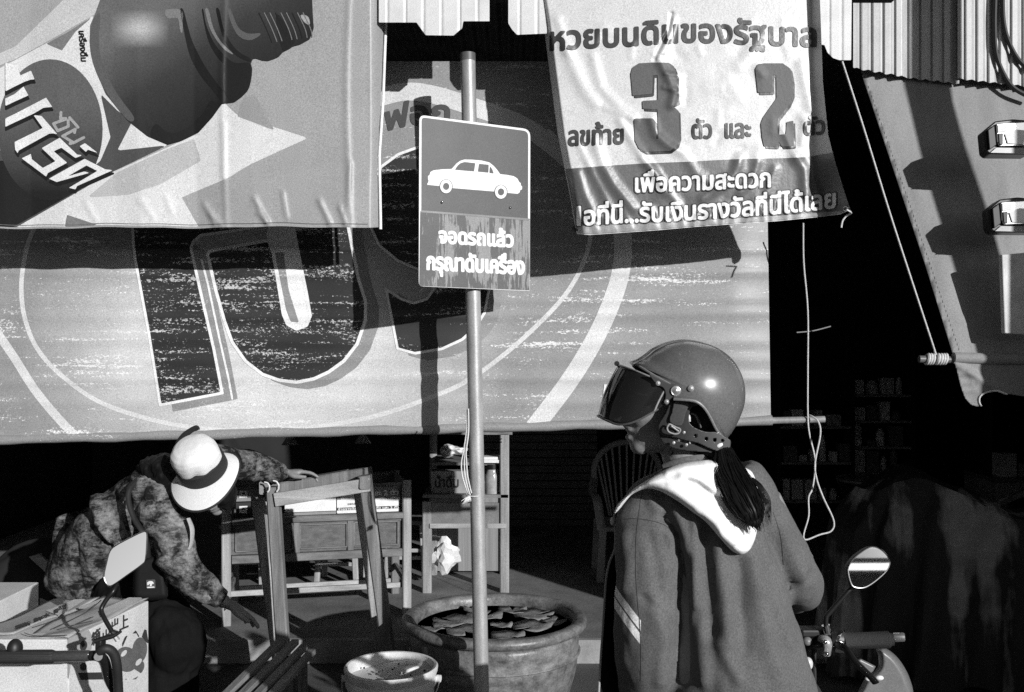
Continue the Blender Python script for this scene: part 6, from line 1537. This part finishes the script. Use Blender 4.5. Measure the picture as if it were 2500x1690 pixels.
MB().tube([HG(x, y)+Vector((0, -.108, 0)) for x, y in spline2([(1030, 1080), (1000, 1130), (1020, 1180), (1090, 1205), (1140, 1195), (1160, 1150), (1100, 1120), (1030, 1085)], 4)], .0022, 7).obj('buckle', galv, hel, smooth=True)
MB().tube([HG(1050, 1110)+Vector((0, -.109, 0)), HG(1140, 1175)+Vector((0, -.109, 0))], .002, 7).obj('buckle', galv, hel, smooth=True)
for x, y in ((1090, 1320), (1215, 1195), (1245, 1345)): MB().lathe([(.004, 0), (.0035, .002), (0, .0035)], HG(x, y)+Vector((0, -.096, 0)), 14, axis=(0, -1, 0)).obj('press_stud', galv, hel, smooth=True)
MB().ell(HG(1500, 1020)+Vector((0, .0, 0)), .075, .084, .055).obj('lining', M('helmet_lining', .012, rough=.95), hel, smooth=True)
MB().tube([HG(x, y)+Vector((0, -.083, 0)) for x, y in [(1310, 960), (1370, 980), (1410, 1060), (1430, 1140)]], [(.006, .003)]*4, 8, sub=4).obj('ear_pad', M('ear_pad', .10, rough=.7), hel, smooth=True)
MB().tube([HG(x, y)+Vector((0, -.086, 0)) for x, y in [(1290, 970), (1285, 1020), (1300, 1065)]], [.002, .0045, .002], 8, sub=4).obj('ear_pad', M('ear_pad_pale', .6, rough=.6), hel, smooth=True)

RESIZE[0] = None
# ------------------------------------------------------------------ the bending woman
wom = thing('person', 'person bending over in a patterned shirt, dark shorts and pale sun hat', 'person', (-1.55, 4.15, 0))
A_ = lambda x, y, d: W(.4266*x, 1020+.4266*y, d)
hb_c = W(498, 1148, 3.96)                      # centre of the hat base
ha = Vector((-.17, -.66, .73)).normalized(); hfd = Vector((.10, -.68, -.72)); hfd = (hfd-ha*hfd.dot(ha)).normalized(); hla = ha.cross(hfd).normalized()
RH = Matrix((hla, hfd, ha)).transposed()
wb = MB()
head_c = hb_c-ha*.055
wb.ell(head_c, .078, .095, .10, RH, 24, 16)
wb.ell(head_c+hfd*.055-ha*.06, .052, .05, .062, RH); wb.ell(head_c+hfd*.102-ha*.055, .012, .016, .022, RH); wb.ell(head_c+hfd*.09-ha*.092, .022, .012, .008, RH); wb.ell(head_c+hfd*.075-ha*.118, .024, .02, .018, RH)
for s_ in (-1, 1): wb.ell(head_c+hla*.078*s_-ha*.03, .008, .02, .03, RH)
sh_m = W(415, 1195, 4.12)
wb.tube([head_c-hfd*.02-ha*.03, (head_c+sh_m)/2, sh_m], [.055, .052, .075], 14, sub=4)
tz = [(430, 1190, 4.10, .10, .085), (390, 1220, 4.14, .125, .105), (335, 1275, 4.22, .13, .115), (285, 1330, 4.30, .135, .12), (245, 1390, 4.38, .145, .135), (235, 1430, 4.42, .13, .13)]
wb.tube([W(x, y, d) for x, y, d, a, b_ in tz], [(a, b_) for x, y, d, a, b_ in tz], 20, sub=4)
rsh, rel, rwr = W(392, 1235, 4.0), W(447, 1392, 3.90), W(552, 1472, 3.96)
lsh, lel, lwr = W(520, 1135, 4.20), W(612, 1135, 4.42), W(697, 1157, 4.55)
wb.tube([rsh, rel, rwr], [.05, .042, .027], 14, sub=6); wb.tube([lsh, lel, lwr], [.05, .04, .027], 14, sub=6)
wb.tube([sh_m, lsh], [.08, .055], 12); wb.tube([sh_m, rsh], [.08, .055], 12)
hand(wb, lwr, W(738, 1152, 4.565), (-.05, -.15, -1), (.15, -1, .1), (.42, .62, .55, .5), 1.05, thumb=.7)
hand(wb, rwr, W(588, 1490, 3.99), (.25, .1, -1), (.3, -.9, .2), (.30, .25, .35, .5), 1.2, thumb=.5, spread=.16)
lk, lf = [], []
hipw = W(250, 1420, 4.40)
for (hx_, kx, kd, kz, fx, fd_) in ((.10, W(425, 1545, 4.02).x, 4.04, .46, -1.50, 4.22), (-.06, W(300, 1560, 4.3).x, 4.32, .46, -1.78, 4.48)):
    h0 = hipw+Vector((hx_, -.06 if hx_ > 0 else .06, .0)); k0 = Vector((kx, kd, kz)); f0 = Vector((fx, fd_, .075))
    lk.append((h0, k0, f0)); wb.tube([h0, (h0+k0)/2, k0, (k0+f0)/2, f0], [.09, .08, .06, .054, .034], 14, sub=4)
    wb.tube([f0+Vector((-.03, .05, -.03)), f0+Vector((.01, -.03, -.03)), f0+Vector((.06, -.15, -.055))], [(.032, .035), (.04, .035), (.036, .016)], 12, sub=4)
co, no, fc = fuse(wb, .0048, 5); put('body', co, fc, skin, wom)
for s_ in (-1, 1):
    MB().ell(head_c+hfd*.088-ha*.03+hla*.03*s_, .011, .011, .011).obj('eye', eyem, wom, smooth=True)
# shirt
ws = MB()
tz2 = [(440, 1185, 4.09, .10, .09), (395, 1200, 4.12, .155, .13), (345, 1240, 4.19, .175, .15), (295, 1285, 4.27, .185, .16), (255, 1335, 4.34, .190, .17), (228, 1385, 4.40, .197, .178), (215, 1420, 4.43, .192, .172)]
ws.tube([W(x, y, d) for x, y, d, a, b_ in tz2], [(a, b_) for x, y, d, a, b_ in tz2], 32, sub=5)
ws.tube([W(405, 1205, 4.08), rsh, (rsh+rel)/2, rel, (rel+rwr)/2, rwr-(rwr-rel)*.10], [.085, .088, .082, .072, .060, .040], 22, sub=6)
ws.tube([W(425, 1180, 4.12), lsh, (lsh+lel)/2, lel, (lel+lwr)/2, lwr-(lwr-lel)*.06], [.085, .082, .074, .068, .056, .040], 22, sub=6)
ws.tube([W(225, 1400, 4.40), W(180, 1330, 4.50), W(152, 1258, 4.52)], [(.16, .12), (.10, .08), (.035, .02)], 16, sub=4)
ws.tube([W(235, 1410, 4.40), W(262, 1462, 4.36), W(280, 1492, 4.34)], [(.175, .15), (.17, .14), (.155, .12)], 20, sub=4)
co, no, fc = fuse(ws, .0075, 4)
pp = np.stack([1250+F*co[:, 0]/co[:, 1], HZ-F*(co[:, 2]-CH)/co[:, 1]], 1)
TA = lambda pts: T('A', pts)
sf = []
random.seed(6)
for x0 in range(0, 9):
    f_ = x0/9.; sf.append((TA([(470+300*f_, 470-190*f_), (520+170*f_, 640-110*f_), (640+80*f_, 760-90*f_)]), random.choice([-.012, .012, -.011]), 7))
sf += [(TA([(740, 380), (720, 450), (735, 560), (790, 680)]), -.016, 9), (TA([(600, 330), (640, 450), (720, 560), (760, 600)]), -.012, 7), (TA([(540, 400), (560, 520), (640, 640)]), .010, 8), (TA([(480, 640), (560, 720), (680, 730)]), -.009, 7),
       (TA([(830, 600), (900, 620), (1000, 640)]), -.011, 7), (TA([(850, 640), (930, 680), (1020, 640)]), .009, 7), (TA([(880, 520), (960, 560), (1030, 620)]), -.010, 7), (TA([(860, 700), (900, 780), (960, 800), (1010, 760)]), -.010, 7), (TA([(900, 830), (980, 870), (1060, 840)]), .009, 8),
       (TA([(930, 900), (1020, 960), (1110, 920)]), -.009, 7), (TA([(1000, 800), (1080, 880), (1120, 970)]), .008, 7), (TA([(1050, 860), (1150, 950), (1200, 1040)]), -.008, 7), (TA([(1130, 930), (1200, 980), (1240, 1060)]), .008, 6), (TA([(760, 420), (800, 400), (860, 380)]), .009, 7), (TA([(790, 470), (870, 480), (960, 460)]), -.008, 7),
       (TA([(1330, 210), (1360, 280), (1350, 360)]), -.009, 7), (TA([(1420, 220), (1450, 290), (1440, 370)]), .008, 7), (TA([(1500, 240), (1480, 300), (1510, 360)]), -.008, 6), (TA([(1560, 260), (1590, 310), (1570, 370)]), .007, 6), (TA([(430, 720), (440, 850), (470, 990)]), -.012, 8), (TA([(500, 750), (520, 880), (600, 960)]), .010, 9), (TA([(560, 640), (640, 800), (620, 950)]), -.008, 8)]
h = ridges(pp, sf)*np.clip(-no[:, 1]*1.8+.3, 0, 1)
nzv = np.array([mnoise.fractal(Vector(c)*11, 1.0, 2.0, 3) for c in co])*.009
co = co+no*(h*1.35+nzv)[:, None]
def batik(nt):
    a = nz(nt, 10, (1, 1.4, 1), 5, .6); b_ = nz(nt, 30, (1, 1, 2.5), 5, .75, seed=4); c = nz(nt, 110, None, 3, .7, seed=9)
    v = mth(nt, 'ADD', mth(nt, 'ADD', mth(nt, 'MULTIPLY', a, .8), mth(nt, 'MULTIPLY', b_, .6)), mth(nt, 'MULTIPLY', c, .25))
    return ramp(nt, v, .74, .98, .010, .23)
so_ = put('shirt', co, fc, M('patterned_shirt', .1, rough=.7, spec=.3, var=0, bump=.5, bs=1, bvec=(38, 38, 16), grain=.35, gs=200, fn=batik), wom)
# shorts
wsh = MB()
for h0, k0, f0 in lk: wsh.tube([h0+Vector((0, 0, .03)), (h0+k0)/2+Vector((0, 0, .02)), k0, k0.lerp(f0, .35), k0.lerp(f0, .62)], [.13, .128, .118, .108, .112], 20, sub=5)
wsh.ell(hipw, .17, .16, .14)
wsh.tube([W(300, 1440, 4.3), W(378, 1520, 4.15), W(404, 1620, 4.08), W(408, 1720, 4.06)], [.15, .142, .126, .13], 22, sub=5)
co, no, fc = fuse(wsh, .009, 5); nzv = np.array([mnoise.fractal(Vector((c[0]*22, c[1]*22, c[2]*3)), 1.0, 2.0, 3) for c in co])*.011; co = co+no*nzv[:, None]
put('shorts', co, fc, M('dark_shorts', .009, rough=1, spec=.03, var=.3, grain=.3), wom)
for h0, k0, f0 in lk: MB().tube([f0+Vector((-.04, .07, -.066)), f0+Vector((.01, -.03, -.066)), f0+Vector((.07, -.19, -.066))], [(.034, .010), (.046, .010), (.038, .010)], 12, sub=4).obj('sandal', rubber, wom, smooth=True)
wh = MB(); random.seed(31)
for c, r in ((A_(880, 285, 4.05), .062), (A_(940, 270, 4.02), .06), (A_(900, 330, 4.04), .05), (A_(840, 300, 4.08), .045), (A_(960, 330, 4.0), .05), (A_(1010, 420, 3.99), .05)): wh.ell(c, r, r, r*.8, nu=14, nv=10)
wh.ell(head_c+hla*-.05+hfd*.03-ha*.05, .045, .07, .085, RH); wh.ell(head_c+hla*.05+hfd*.035-ha*.05, .045, .075, .085, RH); wh.ell(head_c+hfd*.075-ha*.02, .075, .035, .03, RH)  # side locks and bangs added to darken the face under the brim
wh.ell(head_c-hfd*.02-ha*.01, .088, .10, .10, RH)
co, no, fc = fuse(wh, .006, 4); nzv = np.array([mnoise.fractal(Vector((c[0]*60, c[1]*60, c[2]*18)), 1.0, 2.0, 3) for c in co])*.007; put('hair', co+no*nzv[:, None], fc, hairm, wom)
MB().tube([A_(1078, 575, 3.90), A_(1100, 640, 3.89), A_(1095, 720, 3.89), A_(1075, 775, 3.89), A_(1094, 800, 3.89)], [(.010, .003), (.012, .003), (.010, .003), (.006, .002), (.003, .002)], 8, sub=5).obj('ribbon', M('ribbon_pale', .32, rough=.7), wom, smooth=True)
MB().tube([rwr+(W(588, 1490, 3.99)-rwr)*.12+Vector((.0, .029*math.cos(t), .026*math.sin(t)))+Vector((.012*math.sin(t), 0, 0)) for t in [i*2*math.pi/24 for i in range(25)]], .002, 6).obj('bracelet', chrome, wom, smooth=True)
# hat
hat = thing('sun_hat', "pale brimmed sun hat with a wide dark band, on the bending person's head", 'hat', hb_c)
hatm = M('hat_cotton', .72, rough=.85, var=.05, vs=10, grain=.13, gs=220, bump=.12, bs=160); hatd = M('hat_band', .016, rough=.7, var=.2)
def HL(l, f_, a): return hb_c+hla*l+hfd*f_+ha*a
def brim(u, v, up_=0):
    th = 2*math.pi*u; c, s_ = math.cos(th), math.sin(th); fo = .176 if s_ > 0 else .130
    r0, rl, rf = .093, .143, fo
    l = c*(r0+(rl-r0)*v); f_ = s_*(r0+(rf-r0)*v); return HL(l, f_+.004, -.030*v**1.3+.010*v*math.cos(2*th)+up_)
MB().grid(lambda u, v: brim(u, v, .001), 72, 10).obj('brim', hatm, hat, smooth=True, merge=1e-4)
MB().grid(lambda u, v: brim(u, v, -.0025), 72, 10).obj('brim_underside', hatd, hat, smooth=True, merge=1e-4)
bd_ = [brim(i/72, 1.0, -.002) for i in range(73)]; MB().tube(bd_, .0048, 8, cap=False).obj('brim_binding', hatd, hat, smooth=True)
def crown(u, v):
    th = 2*math.pi*u; P_ = [(.092, .046), (.095, .062), (.097, .085), (.095, .108), (.086, .130), (.068, .146), (.040, .155), (0, .158)]
    k = v*(len(P_)-1); i = min(int(k), len(P_)-2); t = k-i; r = P_[i][0]*(1-t)+P_[i+1][0]*t; z = P_[i][1]*(1-t)+P_[i+1][1]*t
    w_ = 1+.035*math.sin(th*3+1)*(1-v)+.03*math.sin(th*7+v*3)*(1-v)**2+.012*math.sin(th*11+2)*(1-v)
    z += (.007*math.sin(th*5+.6)+.004*math.sin(th*9))*(1-v)**2
    return HL(r*w_*math.cos(th)*.98, r*w_*math.sin(th), z+.010*math.cos(th-2.2)*(1-v))
MB().grid(crown, 80, 28).obj('crown', hatm, hat, smooth=True, merge=1e-4)
MB().lathe([(.096, -.002), (.100, .0), (.1005, .034), (.099, .056), (.090, .060)], hb_c, 72, axis=tuple(ha)).obj('band', hatd, hat, smooth=True)
MB().tube([W(425, 1128, 3.97), W(433, 1090, 3.955), W(448, 1066, 3.94), W(468, 1050, 3.93), W(481, 1045, 3.925), W(484, 1050, 3.925)], [(.010, .004), (.013, .004), (.013, .004), (.011, .004), (.012, .004), (.010, .004)], 8, sub=5, up=(0, -1, 0)).obj('ribbon_tail', hatd, hat, smooth=True)
MB().tube([HL(-.1, .05, .006), HL(-.112, .042, .004)], .002, 6).obj('tag', hatd, hat)
# shoulder bag
bag = thing('shoulder_bag', 'black shoulder bag with a small square badge, on a strap across the bending person', 'bag', A_(845, 1000, 3.93))
MB().tube([A_(800, 345, 4.02), A_(745, 400, 3.97), A_(735, 470, 3.94), A_(765, 570, 3.91), A_(820, 660, 3.885), A_(840, 720, 3.885), A_(850, 800, 3.90)], [(.011, .004)]*7, 8, sub=6, up=(0, -1, 0)).obj('strap', black, bag, smooth=True)
pillow('pouch', [(.4266*x, 1020+.4266*y) for x, y in spline2([(780, 830), (870, 790), (930, 830), (960, 980), (940, 1040), (780, 1040), (760, 960)], 4, True)], 3.97, .05, 14, M('bag_black', .012, rough=.7, spec=.2, var=.3), bag, 4)
bs_ = lambda P, o_: [W(x, y, 3.912-o_) for x, y in np.asarray(P, float)]
layer('badge', [TA([(836, 928), (888, 926), (890, 976), (838, 978)])], M('badge_grey', .09, rough=.5), bs_, .0, bag, 2)
layer('badge_mark', [TA(spline2([(845, 960), (842, 945), (852, 937), (865, 935), (876, 940), (880, 952), (872, 950), (868, 962), (858, 964), (858, 950)], 3, True)), TA([(842, 968), (884, 966), (884, 973), (842, 975)])], paper, bs_, .0012, bag, 1)
